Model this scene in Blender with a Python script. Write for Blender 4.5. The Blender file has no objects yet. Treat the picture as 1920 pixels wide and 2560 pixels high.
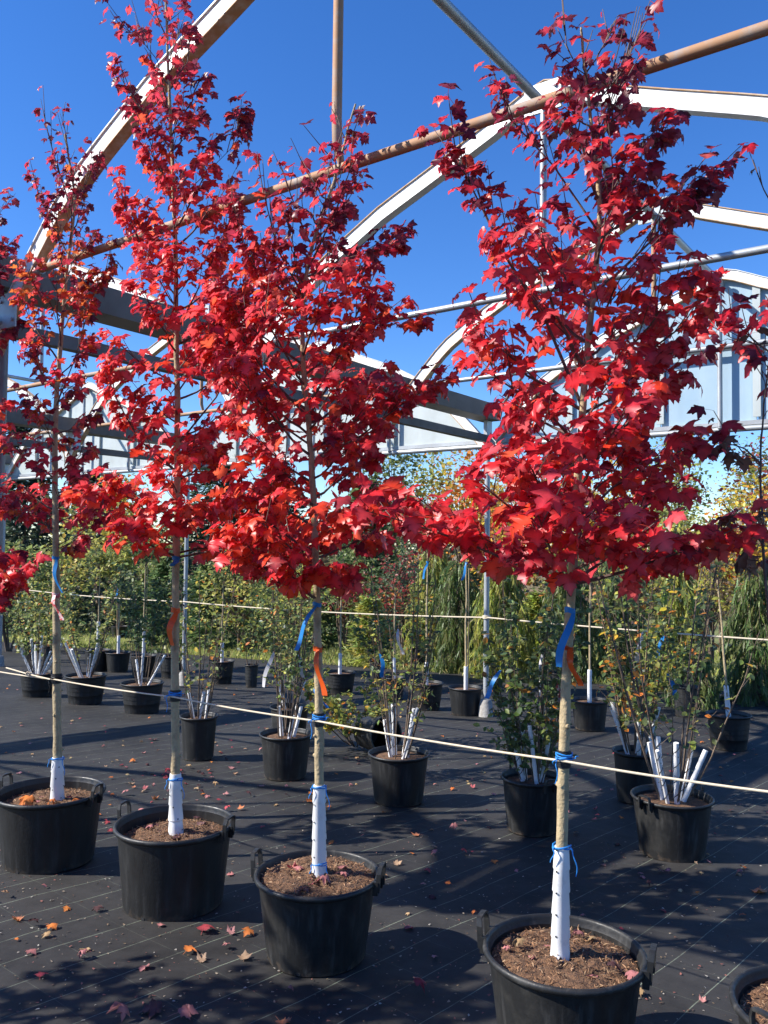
import bpy, math, random
import numpy as np
from mathutils import Vector, Matrix

random.seed(7)
rng = np.random.default_rng(7)
R = math.radians
SC = bpy.context.scene
COL = SC.collection

# ------------------------------------------------------------------ camera
CAM_H = 1.65
FPX = 2070.0                       # focal length in pixels of a 1920 x 2560 frame
PITCH, ROLL = R(2.35), R(0.7)
_f = Vector((0, math.cos(PITCH), math.sin(PITCH)))
_u0 = Vector((0, -math.sin(PITCH), math.cos(PITCH)))
_r0 = Vector((1, 0, 0))
CR = _r0 * math.cos(ROLL) + _u0 * math.sin(ROLL)
CU = _u0 * math.cos(ROLL) - _r0 * math.sin(ROLL)
cam_d = bpy.data.cameras.new('camera')
cam = bpy.data.objects.new('camera', cam_d)
COL.objects.link(cam)
cam_d.sensor_fit = 'VERTICAL'
cam_d.sensor_height = 36.0
cam_d.lens = 36.0 * FPX / 2560.0
cam_d.clip_start = 0.05
cam_d.clip_end = 2000.0
m = Matrix.Identity(4)
for i in range(3):
    m[i][0], m[i][1], m[i][2] = CR[i], CU[i], -_f[i]
m.translation = (0, 0, CAM_H)
cam.matrix_world = m
SC.camera = cam

# ------------------------------------------------------------------ light
SUN_TO = Vector((-0.78, -0.10, 0.615)).normalized()
SUN_EL = math.asin(SUN_TO.z)
SUN_AZ = math.atan2(SUN_TO.x, SUN_TO.y)      # clockwise from +Y
world = bpy.data.worlds.new('World')
SC.world = world
world.use_nodes = True
nt = world.node_tree
nt.nodes.clear()
sky = nt.nodes.new('ShaderNodeTexSky')
sky.sky_type = 'NISHITA'
sky.sun_disc = False
sky.sun_elevation = SUN_EL
sky.sun_rotation = SUN_AZ
sky.altitude = 300
sky.air_density = 1.0
sky.dust_density = 0.0
sky.ozone_density = 6.0
bg = nt.nodes.new('ShaderNodeBackground')
bg.inputs[1].default_value = 0.125
wo = nt.nodes.new('ShaderNodeOutputWorld')
hsv = nt.nodes.new('ShaderNodeHueSaturation')      # the camera's own rendering of a clear deep blue
hsv.inputs['Saturation'].default_value = 1.2
hsv.inputs['Hue'].default_value = 0.51
nt.links.new(sky.outputs[0], hsv.inputs['Color'])
nt.links.new(hsv.outputs[0], bg.inputs[0])
nt.links.new(bg.outputs[0], wo.inputs[0])
sun_d = bpy.data.lights.new('sun', 'SUN')
sun_d.energy = 5.0
sun_d.angle = R(0.53)
sun_d.color = (1.0, 0.955, 0.88)
sun = bpy.data.objects.new('sun', sun_d)
COL.objects.link(sun)
sun.rotation_euler = SUN_TO.to_track_quat('Z', 'Y').to_euler()
sun.location = (-8, -2, 9)
SC.view_settings.view_transform = 'Standard'
SC.view_settings.look = 'None'
SC.view_settings.exposure = 0.8
SC.view_settings.gamma = 1.0
SC.view_settings.use_curve_mapping = False
SC.cycles.max_bounces = 4
SC.cycles.diffuse_bounces = 3
SC.cycles.glossy_bounces = 2
SC.cycles.transmission_bounces = 2
SC.cycles.use_adaptive_sampling = True
SC.cycles.adaptive_threshold = 0.02

# ------------------------------------------------------------------ measuring helpers
SD = 1920.0 / 1659.0               # photo read at 1659 px wide


def ray(px, py):
    return _f + CR * ((px - 960) / FPX) + CU * ((1280 - py) / FPX)


def at(px, py, Y):
    d = ray(px, py)
    k = Y / d.y
    return Vector((0, 0, CAM_H)) + d * k


def atd(x, y, Y):
    return at(x * SD, y * SD, Y)


SLOPE = 0.0676                     # the yard falls gently away from the camera


def gz(y):
    """height of the ground at distance y"""
    return -SLOPE * (y if y < 30 else 30 + 14 * (1 - math.exp(-(y - 30) / 14)))


def gnd(px, py, z=0.0):
    """point of the sloping yard seen at a photo pixel"""
    d = ray(px, py)
    k = (z - CAM_H) / (d.z + SLOPE * d.y)
    return Vector((0, 0, CAM_H)) + d * k


def flat_y(px, py):
    """distance the same pixel would have on level ground"""
    d = ray(px, py)
    return -CAM_H / d.z * d.y


def rnd(a, b):
    return a + (b - a) * random.random()


# ------------------------------------------------------------------ materials
MATS = {}


def mat(name, color, rough=0.6, metal=0.0, spec=0.5, noise=None, bump=None, trans=0.0):
    """procedural material: base colour varied by noise = (scale, other colour, contrast lo, hi), bump = (scale, strength)"""
    if name in MATS:
        return MATS[name]
    M = bpy.data.materials.new(name)
    M.use_nodes = True
    N, L = M.node_tree.nodes, M.node_tree.links
    b = N['Principled BSDF']
    b.inputs['Base Color'].default_value = (*color, 1)
    b.inputs['Roughness'].default_value = rough
    b.inputs['Metallic'].default_value = metal
    b.inputs['Specular IOR Level'].default_value = spec
    tc = N.new('ShaderNodeTexCoord')
    if noise:
        sc_, c2, lo, hi = noise
        t = N.new('ShaderNodeTexNoise')
        t.inputs['Scale'].default_value = sc_
        t.inputs['Detail'].default_value = 6
        t.inputs['Roughness'].default_value = 0.65
        L.new(tc.outputs['Object'], t.inputs['Vector'])
        r = N.new('ShaderNodeValToRGB')
        r.color_ramp.elements[0].position = lo
        r.color_ramp.elements[0].color = (*color, 1)
        r.color_ramp.elements[1].position = hi
        r.color_ramp.elements[1].color = (*c2, 1)
        L.new(t.outputs['Fac'], r.inputs[0])
        L.new(r.outputs[0], b.inputs['Base Color'])
    if bump:
        t2 = N.new('ShaderNodeTexNoise')
        t2.inputs['Scale'].default_value = bump[0]
        t2.inputs['Detail'].default_value = 5
        L.new(tc.outputs['Object'], t2.inputs['Vector'])
        bp = N.new('ShaderNodeBump')
        bp.inputs['Strength'].default_value = bump[1]
        bp.inputs['Distance'].default_value = 0.01
        L.new(t2.outputs['Fac'], bp.inputs['Height'])
        L.new(bp.outputs[0], b.inputs['Normal'])
    if trans > 0:
        tr = N.new('ShaderNodeBsdfTranslucent')
        tr.inputs[0].default_value = (*color, 1)
        mx = N.new('ShaderNodeMixShader')
        mx.inputs[0].default_value = trans
        out = N['Material Output']
        L.new(b.outputs[0], mx.inputs[1])
        L.new(tr.outputs[0], mx.inputs[2])
        L.new(mx.outputs[0], out.inputs[0])
    MATS[name] = M
    return M


def leaf_material(name, trans, rough, back):
    M = bpy.data.materials.new(name)
    M.use_nodes = True
    N, L = M.node_tree.nodes, M.node_tree.links
    b = N['Principled BSDF']
    at_ = N.new('ShaderNodeAttribute')
    at_.attribute_name = 'col'
    geo = N.new('ShaderNodeNewGeometry')
    # undersides of leaves are paler
    pale = N.new('ShaderNodeMix')
    pale.data_type = 'RGBA'
    pale.inputs[0].default_value = back
    L.new(at_.outputs['Color'], pale.inputs[6])
    pale.inputs[7].default_value = (0.50, 0.32, 0.30, 1)
    sel = N.new('ShaderNodeMix')
    sel.data_type = 'RGBA'
    L.new(geo.outputs['Backfacing'], sel.inputs[0])
    L.new(at_.outputs['Color'], sel.inputs[6])
    L.new(pale.outputs[2], sel.inputs[7])
    # blotches on the blade
    tc = N.new('ShaderNodeTexCoord')
    no = N.new('ShaderNodeTexNoise')
    no.inputs['Scale'].default_value = 45
    no.inputs['Detail'].default_value = 3
    L.new(tc.outputs['Object'], no.inputs['Vector'])
    mr = N.new('ShaderNodeMapRange')
    mr.inputs[1].default_value = 0.3
    mr.inputs[2].default_value = 0.7
    mr.inputs[3].default_value = 0.8
    mr.inputs[4].default_value = 1.2
    L.new(no.outputs['Fac'], mr.inputs[0])
    ml = N.new('ShaderNodeMix')
    ml.data_type = 'RGBA'
    ml.blend_type = 'MULTIPLY'
    ml.inputs[0].default_value = 1
    L.new(sel.outputs[2], ml.inputs[6])
    L.new(mr.outputs[0], ml.inputs[7])
    L.new(ml.outputs[2], b.inputs['Base Color'])
    b.inputs['Roughness'].default_value = rough
    b.inputs['Specular IOR Level'].default_value = 0.45
    tr = N.new('ShaderNodeBsdfTranslucent')
    g = N.new('ShaderNodeGamma')
    g.inputs[1].default_value = 0.72
    L.new(at_.outputs['Color'], g.inputs[0])
    L.new(g.outputs[0], tr.inputs[0])
    mx = N.new('ShaderNodeMixShader')
    mx.inputs[0].default_value = trans
    L.new(b.outputs[0], mx.inputs[1])
    L.new(tr.outputs[0], mx.inputs[2])
    L.new(mx.outputs[0], N['Material Output'].inputs[0])
    MATS[name] = M
    return M


LEAF_M = leaf_material('maple_leaf', 0.52, 0.38, 0.34)
GREEN_M = leaf_material('shrub_leaf', 0.45, 0.45, 0.15)
DRY_M = leaf_material('dry_leaf', 0.15, 0.7, 0.2)
BARK = mat('bark', (0.43, 0.335, 0.19), 0.8, noise=(16, (0.20, 0.15, 0.085), 0.45, 0.75), bump=(90, 0.5))
TWIG = mat('twig', (0.10, 0.055, 0.045), 0.75, noise=(30, (0.17, 0.13, 0.10), 0.45, 0.7))
STEM = mat('stem', (0.15, 0.105, 0.07), 0.8, noise=(25, (0.07, 0.05, 0.04), 0.4, 0.7))
PLASTIC = mat('pot_plastic', (0.012, 0.012, 0.012), 0.42, spec=0.5, noise=(5, (0.024, 0.023, 0.022), 0.5, 0.78), bump=(60, 0.12))
PLASTIC2 = mat('pot_plastic_dusty', (0.015, 0.015, 0.0148), 0.5, spec=0.45, noise=(9, (0.038, 0.036, 0.032), 0.5, 0.8), bump=(60, 0.12))


def pot_dirt(M, dust, mud):
    """dried soil splashed round the foot and vertical runs of dust down the wall"""
    N, L = M.node_tree.nodes, M.node_tree.links
    b = N['Principled BSDF']
    src = b.inputs['Base Color'].links[0].from_socket
    tc = N.new('ShaderNodeTexCoord')
    sp = N.new('ShaderNodeSeparateXYZ'); L.new(tc.outputs['Object'], sp.inputs[0])
    mp = N.new('ShaderNodeMapping'); mp.inputs['Scale'].default_value = (26, 26, 2.5)
    L.new(tc.outputs['Object'], mp.inputs[0])
    st = N.new('ShaderNodeTexNoise'); st.inputs['Scale'].default_value = 1.0; st.inputs['Detail'].default_value = 5
    L.new(mp.outputs[0], st.inputs['Vector'])
    r1 = N.new('ShaderNodeMapRange'); r1.inputs[1].default_value = .55; r1.inputs[2].default_value = .80; r1.inputs[3].default_value = 0; r1.inputs[4].default_value = dust
    L.new(st.outputs['Fac'], r1.inputs[0])
    sn = N.new('ShaderNodeTexNoise'); sn.inputs['Scale'].default_value = 22; sn.inputs['Detail'].default_value = 6
    L.new(tc.outputs['Object'], sn.inputs['Vector'])
    ad = N.new('ShaderNodeMath'); ad.operation = 'MULTIPLY_ADD'; ad.inputs[1].default_value = .16; ad.inputs[2].default_value = -.055
    L.new(sn.outputs['Fac'], ad.inputs[0])
    lt = N.new('ShaderNodeMath'); lt.operation = 'SUBTRACT'
    L.new(ad.outputs[0], lt.inputs[0]); L.new(sp.outputs[2], lt.inputs[1])
    r2 = N.new('ShaderNodeMapRange'); r2.inputs[1].default_value = -.01; r2.inputs[2].default_value = .03; r2.inputs[3].default_value = 0; r2.inputs[4].default_value = mud
    L.new(lt.outputs[0], r2.inputs[0])
    m1 = N.new('ShaderNodeMix'); m1.data_type = 'RGBA'
    L.new(r1.outputs[0], m1.inputs[0]); L.new(src, m1.inputs[6]); m1.inputs[7].default_value = (.085, .082, .076, 1)
    m2 = N.new('ShaderNodeMix'); m2.data_type = 'RGBA'
    L.new(r2.outputs[0], m2.inputs[0]); L.new(m1.outputs[2], m2.inputs[6]); m2.inputs[7].default_value = (.105, .075, .05, 1)
    L.new(m2.outputs[2], b.inputs['Base Color'])
    rr = N.new('ShaderNodeMapRange'); rr.inputs[1].default_value = .3; rr.inputs[2].default_value = .7; rr.inputs[3].default_value = .36; rr.inputs[4].default_value = .62
    L.new(st.outputs['Fac'], rr.inputs[0]); L.new(rr.outputs[0], b.inputs['Roughness'])


pot_dirt(PLASTIC, .35, .5)
pot_dirt(PLASTIC2, .6, .75)
WRAP = mat('white_guard', (0.78, 0.78, 0.77), 0.45, noise=(22, (0.6, 0.585, 0.55), 0.55, 0.8))
HOLE = mat('guard_hole', (0.02, 0.02, 0.02), 0.9)
SOIL = mat('soil', (0.19, 0.10, 0.05), 0.95, noise=(40, (0.06, 0.032, 0.018), 0.38, 0.62), bump=(120, 1.0))
ROPE = mat('rope', (0.66, 0.56, 0.40), 0.85, noise=(150, (0.55, 0.48, 0.37), 0.4, 0.7))
BLUE_T = mat('blue_tape', (0.02, 0.25, 0.62), 0.4, trans=0.3)
BLUE_S = mat('blue_twine', (0.02, 0.22, 0.60), 0.6)
ORANGE_T = mat('orange_tape', (0.85, 0.13, 0.015), 0.4, trans=0.3)
WHITE_T = mat('white_tag', (0.72, 0.70, 0.70), 0.5, trans=0.2)
PINK_T = mat('striped_tape', (0.75, 0.55, 0.52), 0.5, noise=(35, (0.6, 0.04, 0.05), 0.49, 0.51), trans=0.2)
RUBBER = mat('black_sleeve', (0.014, 0.014, 0.016), 0.5)
GALV = mat('galvanised', (0.42, 0.44, 0.45), 0.45, metal=0.4, noise=(3, (0.33, 0.34, 0.35), 0.4, 0.65))
POST_SHADE = mat('shaded_post_steel', (0.20, 0.21, 0.22), 0.5, metal=0.3, noise=(3, (0.14, 0.145, 0.15), 0.4, 0.65))  # galvanised steel with the left post's shading put into a darker colour
RUST = mat('rusty_pipe', (0.40, 0.22, 0.115), 0.75, metal=0.1, noise=(9, (0.33, 0.30, 0.27), 0.45, 0.7))
ARCHM = mat('arch_steel', (0.74, 0.73, 0.70), 0.5, metal=0.1, noise=(6, (0.58, 0.555, 0.51), 0.52, 0.8))
LIP = mat('arch_lip', (0.50, 0.30, 0.15), 0.8, noise=(12, (0.62, 0.52, 0.40), 0.45, 0.7))
GUTTER = mat('gutter_steel', (0.16, 0.157, 0.157), 0.6, noise=(2, (0.09, 0.087, 0.085), 0.4, 0.7))
CONC = mat('concrete', (0.36, 0.34, 0.31), 0.9, noise=(20, (0.24, 0.22, 0.2), 0.4, 0.7), bump=(50, 0.5))


# ------------------------------------------------------------------ mesh helpers
CAMV = Vector((0, 0, CAM_H))
UNIT = [1.0]                       # size of the measuring unit: the frame was measured in units of 1.5 m seen from the camera


def sized(v):
    return CAMV + (Vector(v) - CAMV) * UNIT[0] if UNIT[0] != 1.0 else Vector(v)


class MB:
    def __init__(self):
        self.v, self.f = [], []

    def tube(self, pts, rad, n=8, caps=True):
        pts = [Vector(p) for p in pts]
        if not hasattr(rad, '__len__'):
            rad = [rad] * len(pts)
        b = len(self.v)
        up = None
        for i, p in enumerate(pts):
            a = pts[max(i - 1, 0)]
            c = pts[min(i + 1, len(pts) - 1)]
            t = (c - a)
            if t.length < 1e-9:
                t = Vector((0, 0, 1))
            t.normalize()
            if up is None:
                up = Vector((1, 0, 0)) if abs(t.x) < 0.8 else Vector((0, 1, 0))
            up = (up - t * up.dot(t)).normalized()
            s = t.cross(up)
            for k in range(n):
                an = 2 * math.pi * k / n
                self.v.append(p + (up * math.cos(an) + s * math.sin(an)) * rad[i])
        for i in range(len(pts) - 1):
            for k in range(n):
                k2 = (k + 1) % n
                self.f.append((b + i * n + k, b + i * n + k2, b + (i + 1) * n + k2, b + (i + 1) * n + k))
        if caps:
            self.f.append(tuple(b + k for k in range(n))[::-1])
            e = b + (len(pts) - 1) * n
            self.f.append(tuple(e + k for k in range(n)))
        return self

    def box(self, c, ax, ay, az):
        """box with centre c and half-axis vectors"""
        c = Vector(c); ax = Vector(ax); ay = Vector(ay); az = Vector(az)
        b = len(self.v)
        for i in (-1, 1):
            for j in (-1, 1):
                for k in (-1, 1):
                    self.v.append(c + ax * i + ay * j + az * k)
        for q in ((0, 1, 3, 2), (4, 6, 7, 5), (0, 4, 5, 1), (2, 3, 7, 6), (0, 2, 6, 4), (1, 5, 7, 3)):
            self.f.append(tuple(b + i for i in q))
        return self

    def lathe(self, prof, n=40, org=(0, 0, 0), jit=0.0):
        b = len(self.v)
        o = Vector(org)
        for (r, z) in prof:
            for k in range(n):
                an = 2 * math.pi * k / n
                rr = r * (1 + jit * math.sin(2 * an + 0.7))
                self.v.append(o + Vector((rr * math.cos(an), rr * math.sin(an), z)))
        for i in range(len(prof) - 1):
            for k in range(n):
                k2 = (k + 1) % n
                self.f.append((b + i * n + k, b + i * n + k2, b + (i + 1) * n + k2, b + (i + 1) * n + k))
        return self

    def ribbon(self, pts, side, w, th=0.0008):
        """thin strip of real thickness along pts; side = list or one lateral vector"""
        pts = [Vector(p) for p in pts]
        b = len(self.v)
        n = len(pts)
        for i, p in enumerate(pts):
            s = Vector(side[i] if isinstance(side, list) else side).normalized()
            t = (pts[min(i + 1, n - 1)] - pts[max(i - 1, 0)]).normalized()
            nn = s.cross(t).normalized() * th
            ww = (w[i] if hasattr(w, '__len__') else w) * 0.5
            for a, c in ((-1, -1), (1, -1), (1, 1), (-1, 1)):
                self.v.append(p + s * ww * a + nn * c)
        for i in range(n - 1):
            for k in range(4):
                k2 = (k + 1) % 4
                self.f.append((b + i * 4 + k, b + i * 4 + k2, b + i * 4 + 4 + k2, b + i * 4 + 4 + k))
        self.f.append((b, b + 3, b + 2, b + 1))
        e = b + (n - 1) * 4
        self.f.append((e, e + 1, e + 2, e + 3))
        return self

    def build(self, name, material, parent=None, smooth=True, origin=None):
        """link as one mesh object; vertices are world coordinates, origin = the parent's location"""
        o0 = sized(origin) if origin is not None else (Vector(parent.location) if parent else Vector((0, 0, 0)))
        me = bpy.data.meshes.new(name)
        me.from_pydata([tuple(sized(p) - o0) for p in self.v], [], self.f)
        if smooth:
            me.polygons.foreach_set('use_smooth', [True] * len(me.polygons))
        me.materials.append(material)
        me.update()
        o = bpy.data.objects.new(name, me)
        COL.objects.link(o)
        if parent:
            o.parent = parent
        elif origin is not None:
            o.location = o0
        if smooth:
            me.set_sharp_from_angle(angle=R(40))
        return o


def obj(name, me, parent=None, loc=None):
    o = bpy.data.objects.new(name, me)
    COL.objects.link(o)
    if parent:
        o.parent = parent
    if loc is not None:
        o.location = loc
    return o


def thing(name, label, cat, loc=(0, 0, 0), group=None):
    o = bpy.data.objects.new(name, None)
    o.empty_display_size = 0.1
    COL.objects.link(o)
    o.location = sized(loc)
    return tag(o, label, cat, group)


def tag(o, label, cat, group=None):
    o['label'] = label
    o['category'] = cat
    if group:
        o['group'] = group
    return o


def kind(o, k, label=None):
    o['kind'] = k
    if label:
        o['label'] = label
    return o


# ------------------------------------------------------------------ ground
# woven ground fabric: printed guide lines across it
M = bpy.data.materials.new('ground_fabric')
M.use_nodes = True
N, L = M.node_tree.nodes, M.node_tree.links
b = N['Principled BSDF']
tc = N.new('ShaderNodeTexCoord')
sep = N.new('ShaderNodeSeparateXYZ')


def mth(op, a, c=None, d=None):
    n = N.new('ShaderNodeMath')
    n.operation = op
    for i, x in enumerate((a, c, d)):
        if x is None:
            continue
        if isinstance(x, (int, float)):
            n.inputs[i].default_value = x
        else:
            L.new(x, n.inputs[i])
    return n.outputs[0]


wob = N.new('ShaderNodeTexNoise'); wob.inputs['Scale'].default_value = 0.9; wob.inputs['Detail'].default_value = 2
L.new(tc.outputs['Object'], wob.inputs['Vector'])
wv = N.new('ShaderNodeVectorMath'); wv.operation = 'SCALE'; wv.inputs['Scale'].default_value = 0.05
L.new(wob.outputs['Color'], wv.inputs[0])
wa = N.new('ShaderNodeVectorMath'); wa.operation = 'ADD'
L.new(tc.outputs['Object'], wa.inputs[0]); L.new(wv.outputs[0], wa.inputs[1])
L.new(wa.outputs[0], sep.inputs[0])
X, Y_ = sep.outputs[0], sep.outputs[1]
c1 = mth('ADD', mth('MULTIPLY', X, 0.743), mth('MULTIPLY', Y_, -0.669))
c2 = mth('ADD', mth('MULTIPLY', X, 0.669), mth('MULTIPLY', Y_, 0.743))


def line_mask(c, off, step, half):
    f = mth('FRACT', mth('DIVIDE', mth('ADD', c, off), step))
    d = mth('ABSOLUTE', mth('SUBTRACT', f, 0.5))
    return mth('GREATER_THAN', d, 0.5 - half / step)


nz = N.new('ShaderNodeTexNoise'); nz.inputs['Scale'].default_value = 6; nz.inputs['Detail'].default_value = 8; nz.inputs['Roughness'].default_value = 0.7
L.new(tc.outputs['Object'], nz.inputs['Vector'])
nf = N.new('ShaderNodeTexNoise'); nf.inputs['Scale'].default_value = 260; nf.inputs['Detail'].default_value = 2
L.new(tc.outputs['Object'], nf.inputs['Vector'])
nbig = N.new('ShaderNodeTexNoise'); nbig.inputs['Scale'].default_value = 0.8; nbig.inputs['Detail'].default_value = 4
L.new(tc.outputs['Object'], nbig.inputs['Vector'])
fade = mth('MULTIPLY', mth('SUBTRACT', nz.outputs['Fac'], 0.28), 2.0)
m1 = mth('MULTIPLY', line_mask(c1, 2.593, 0.2443, 0.0022), mth('MULTIPLY', fade, 0.8))
m2 = mth('MULTIPLY', line_mask(c2, 0.1, 0.305, 0.0016), mth('MULTIPLY', fade, 0.2))
lines = mth('MINIMUM', mth('MAXIMUM', m1, m2), 1.0)
ramp = N.new('ShaderNodeValToRGB')
ramp.color_ramp.elements[0].position = 0.35; ramp.color_ramp.elements[0].color = (0.0205, 0.0195, 0.019, 1)
ramp.color_ramp.elements[1].position = 0.75; ramp.color_ramp.elements[1].color = (0.060, 0.057, 0.0545, 1)
mixv = mth('ADD', mth('MULTIPLY', nz.outputs['Fac'], 0.5), mth('MULTIPLY', nbig.outputs['Fac'], 0.5))
L.new(mixv, ramp.inputs[0])
# weave: fine crossing threads
wx = mth('SINE', mth('MULTIPLY', c1, 1500.0))
wy = mth('SINE', mth('MULTIPLY', c2, 1500.0))
weave = mth('MULTIPLY', wx, wy)
# sand and dust crumbs lying in the weave
vor = N.new('ShaderNodeTexVoronoi'); vor.inputs['Scale'].default_value = 38
L.new(tc.outputs['Object'], vor.inputs['Vector'])
spk = mth('LESS_THAN', vor.outputs['Distance'], mth('MULTIPLY', mth('SUBTRACT', nz.outputs['Fac'], 0.44), 0.5))
mxs = N.new('ShaderNodeMix'); mxs.data_type = 'RGBA'
L.new(mth('MULTIPLY', spk, 0.5), mxs.inputs[0]); L.new(ramp.outputs[0], mxs.inputs[6]); mxs.inputs[7].default_value = (0.16, 0.14, 0.115, 1)
mxl = N.new('ShaderNodeMix'); mxl.data_type = 'RGBA'
L.new(lines, mxl.inputs[0]); L.new(mxs.outputs[2], mxl.inputs[6]); mxl.inputs[7].default_value = (0.36, 0.42, 0.30, 1)
L.new(mxl.outputs[2], b.inputs['Base Color'])
b.inputs['Roughness'].default_value = 0.7
b.inputs['Specular IOR Level'].default_value = 0.18
bp = N.new('ShaderNodeBump'); bp.inputs['Strength'].default_value = 0.35; bp.inputs['Distance'].default_value = 0.004
hh = mth('ADD', mth('MULTIPLY', weave, 0.12), mth('ADD', mth('MULTIPLY', nz.outputs['Fac'], 1.6), mth('MULTIPLY', nf.outputs['Fac'], 0.35)))
L.new(hh, bp.inputs['Height']); L.new(bp.outputs[0], b.inputs['Normal'])
FABRIC = M

# structure frame of the greenhouse: u runs along the bays (away, to the right), v across them
GU = Vector((0.5892, 0.8080, 0))
GV = Vector((0.8080, -0.5892, 0))
GP = Vector((1.016, 8.143, 0))
G = lambda s, t, z: GP + GU * s + GV * t + Vector((0, 0, z))

gm = MB()
S0, S1, T0, T1 = -24.0, 6.2, -40.0, 24.0
ns, ntt = 190, 250
for i in range(ns + 1):
    for j in range(ntt + 1):
        s = S0 + (S1 - S0) * i / ns
        t = T0 + (T1 - T0) * j / ntt
        p = GP * 1.5 + GU * s + GV * t
        edge = 0.18 * math.sin(t * 1.3) + 0.1 * math.sin(t * 3.7) if i == ns else 0
        p += GU * edge
        z = 0.004 * math.sin(p.x * 3.1 + 1.7 * math.sin(p.y * 1.3)) * math.sin(p.y * 2.3 + 0.6 * p.x) + 0.0025 * math.sin(p.x * 9 + p.y * 4)
        p.z = 0.004 + z + gz(p.y)
        gm.v.append(p)
for i in range(ns):
    for j in range(ntt):
        a = i * (ntt + 1) + j
        gm.f.append((a, a + 1, a + ntt + 2, a + ntt + 1))
o = gm.build('ground_fabric', FABRIC)
kind(o, 'structure', 'black woven ground fabric with pale guide lines under the pots')

SOILG = mat('field_ground', (0.16, 0.18, 0.05), 0.95, noise=(1.6, (0.16, 0.13, 0.07), 0.48, 0.72), bump=(8, 0.6))
o = MB()
nr, na = 26, 64
for i in range(nr + 1):
    rr = 0.5 * (1.42 ** i) if i else 0.0
    rr = min(rr, 1500)
    for k in range(na):
        an = 2 * math.pi * k / na
        o.v.append(Vector((rr * math.cos(an), 8 + rr * math.sin(an), -0.03 + gz(8 + rr * math.sin(an)))))
for i in range(nr):
    for k in range(na):
        k2 = (k + 1) % na
        o.f.append((i * na + k, i * na + k2, (i + 1) * na + k2, (i + 1) * na + k))
o = o.build('ground', SOILG)
kind(o, 'structure', 'grassy ground running out beyond the fabric')
# low bare bank far behind
HILL = mat('bare_bank', (0.23, 0.16, 0.10), 0.95, noise=(0.8, (0.13, 0.12, 0.05), 0.45, 0.65), bump=(3, 0.8))
hb = MB()
nx, ny = 60, 14
for i in range(nx + 1):
    for j in range(ny + 1):
        x = -70 + 140 * i / nx
        y = 58 + 34 * j / ny
        h = 4.6 * math.sin(math.pi * min(1, j / ny)) ** 1.2 * (0.75 + 0.25 * math.sin(x * 0.23) + 0.12 * math.sin(x * 0.9 + j))
        hb.v.append(Vector((x, y, -0.2 + h + gz(y))))
for i in range(nx):
    for j in range(ny):
        a = i * (ny + 1) + j
        hb.f.append((a, a + ny + 1, a + ny + 2, a + 1))
kind(hb.build('hill', HILL), 'structure', 'low brown bank behind the far plants')

# ------------------------------------------------------------------ greenhouse frame
UNIT[0] = 1.5
ARCH_S = [0.0, -1.716, -3.41, -5.025, -6.65]
HALF = 2.21
PROF = [(0.0, 2.60), (0.07, 2.70), (0.2, 2.835), (0.346, 2.985), (0.57, 3.205), (0.83, 3.365), (1.2, 3.555), (1.6, 3.71), (1.9, 3.83), (2.06, 3.905), (2.14, 3.94), (2.21, 3.955)]
_pt = np.array([p[0] for p in PROF]); _pz = np.array([p[1] for p in PROF])


def prof_z(t):
    """roof line height at distance t from the bay's left gutter"""
    d = min(t, 2 * HALF - t)
    return float(np.interp(d, _pt, _pz))


def arch_path():
    pts = [(t, z) for t, z in PROF]
    pts += [(2 * HALF - t, z) for t, z in PROF[-2::-1]]
    # resample smooth
    P = np.array(pts)
    ds = np.r_[0, np.cumsum(np.hypot(*np.diff(P, axis=0).T))]
    q = np.linspace(0, ds[-1], 49)
    return np.c_[np.interp(q, ds, P[:, 0]), np.interp(q, ds, P[:, 1])]


APATH = arch_path()


def sweep_arch(s, t0, dn0, dn1, u0, u1):
    """bar swept along the roof line: from dn0 to dn1 along the outward normal, u0..u1 along the bay"""
    mb = MB()
    n = len(APATH)
    for i in range(n):
        a = APATH[max(i - 1, 0)]; c = APATH[min(i + 1, n - 1)]
        tv = (c - a) / np.hypot(*(c - a))
        nv = np.array([-tv[1], tv[0]])
        for (d, uu) in ((dn0, u0), (dn1, u0), (dn1, u1), (dn0, u1)):
            q = APATH[i] + nv * d
            mb.v.append(G(s + uu, t0 + q[0], q[1]))
    for i in range(n - 1):
        for k in range(4):
            k2 = (k + 1) % 4
            mb.f.append((i * 4 + k, i * 4 + 4 + k, i * 4 + 4 + k2, i * 4 + k2))
    mb.f.append((0, 1, 2, 3)); e = (n - 1) * 4
    mb.f.append((e + 3, e + 2, e + 1, e))
    return mb


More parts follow.
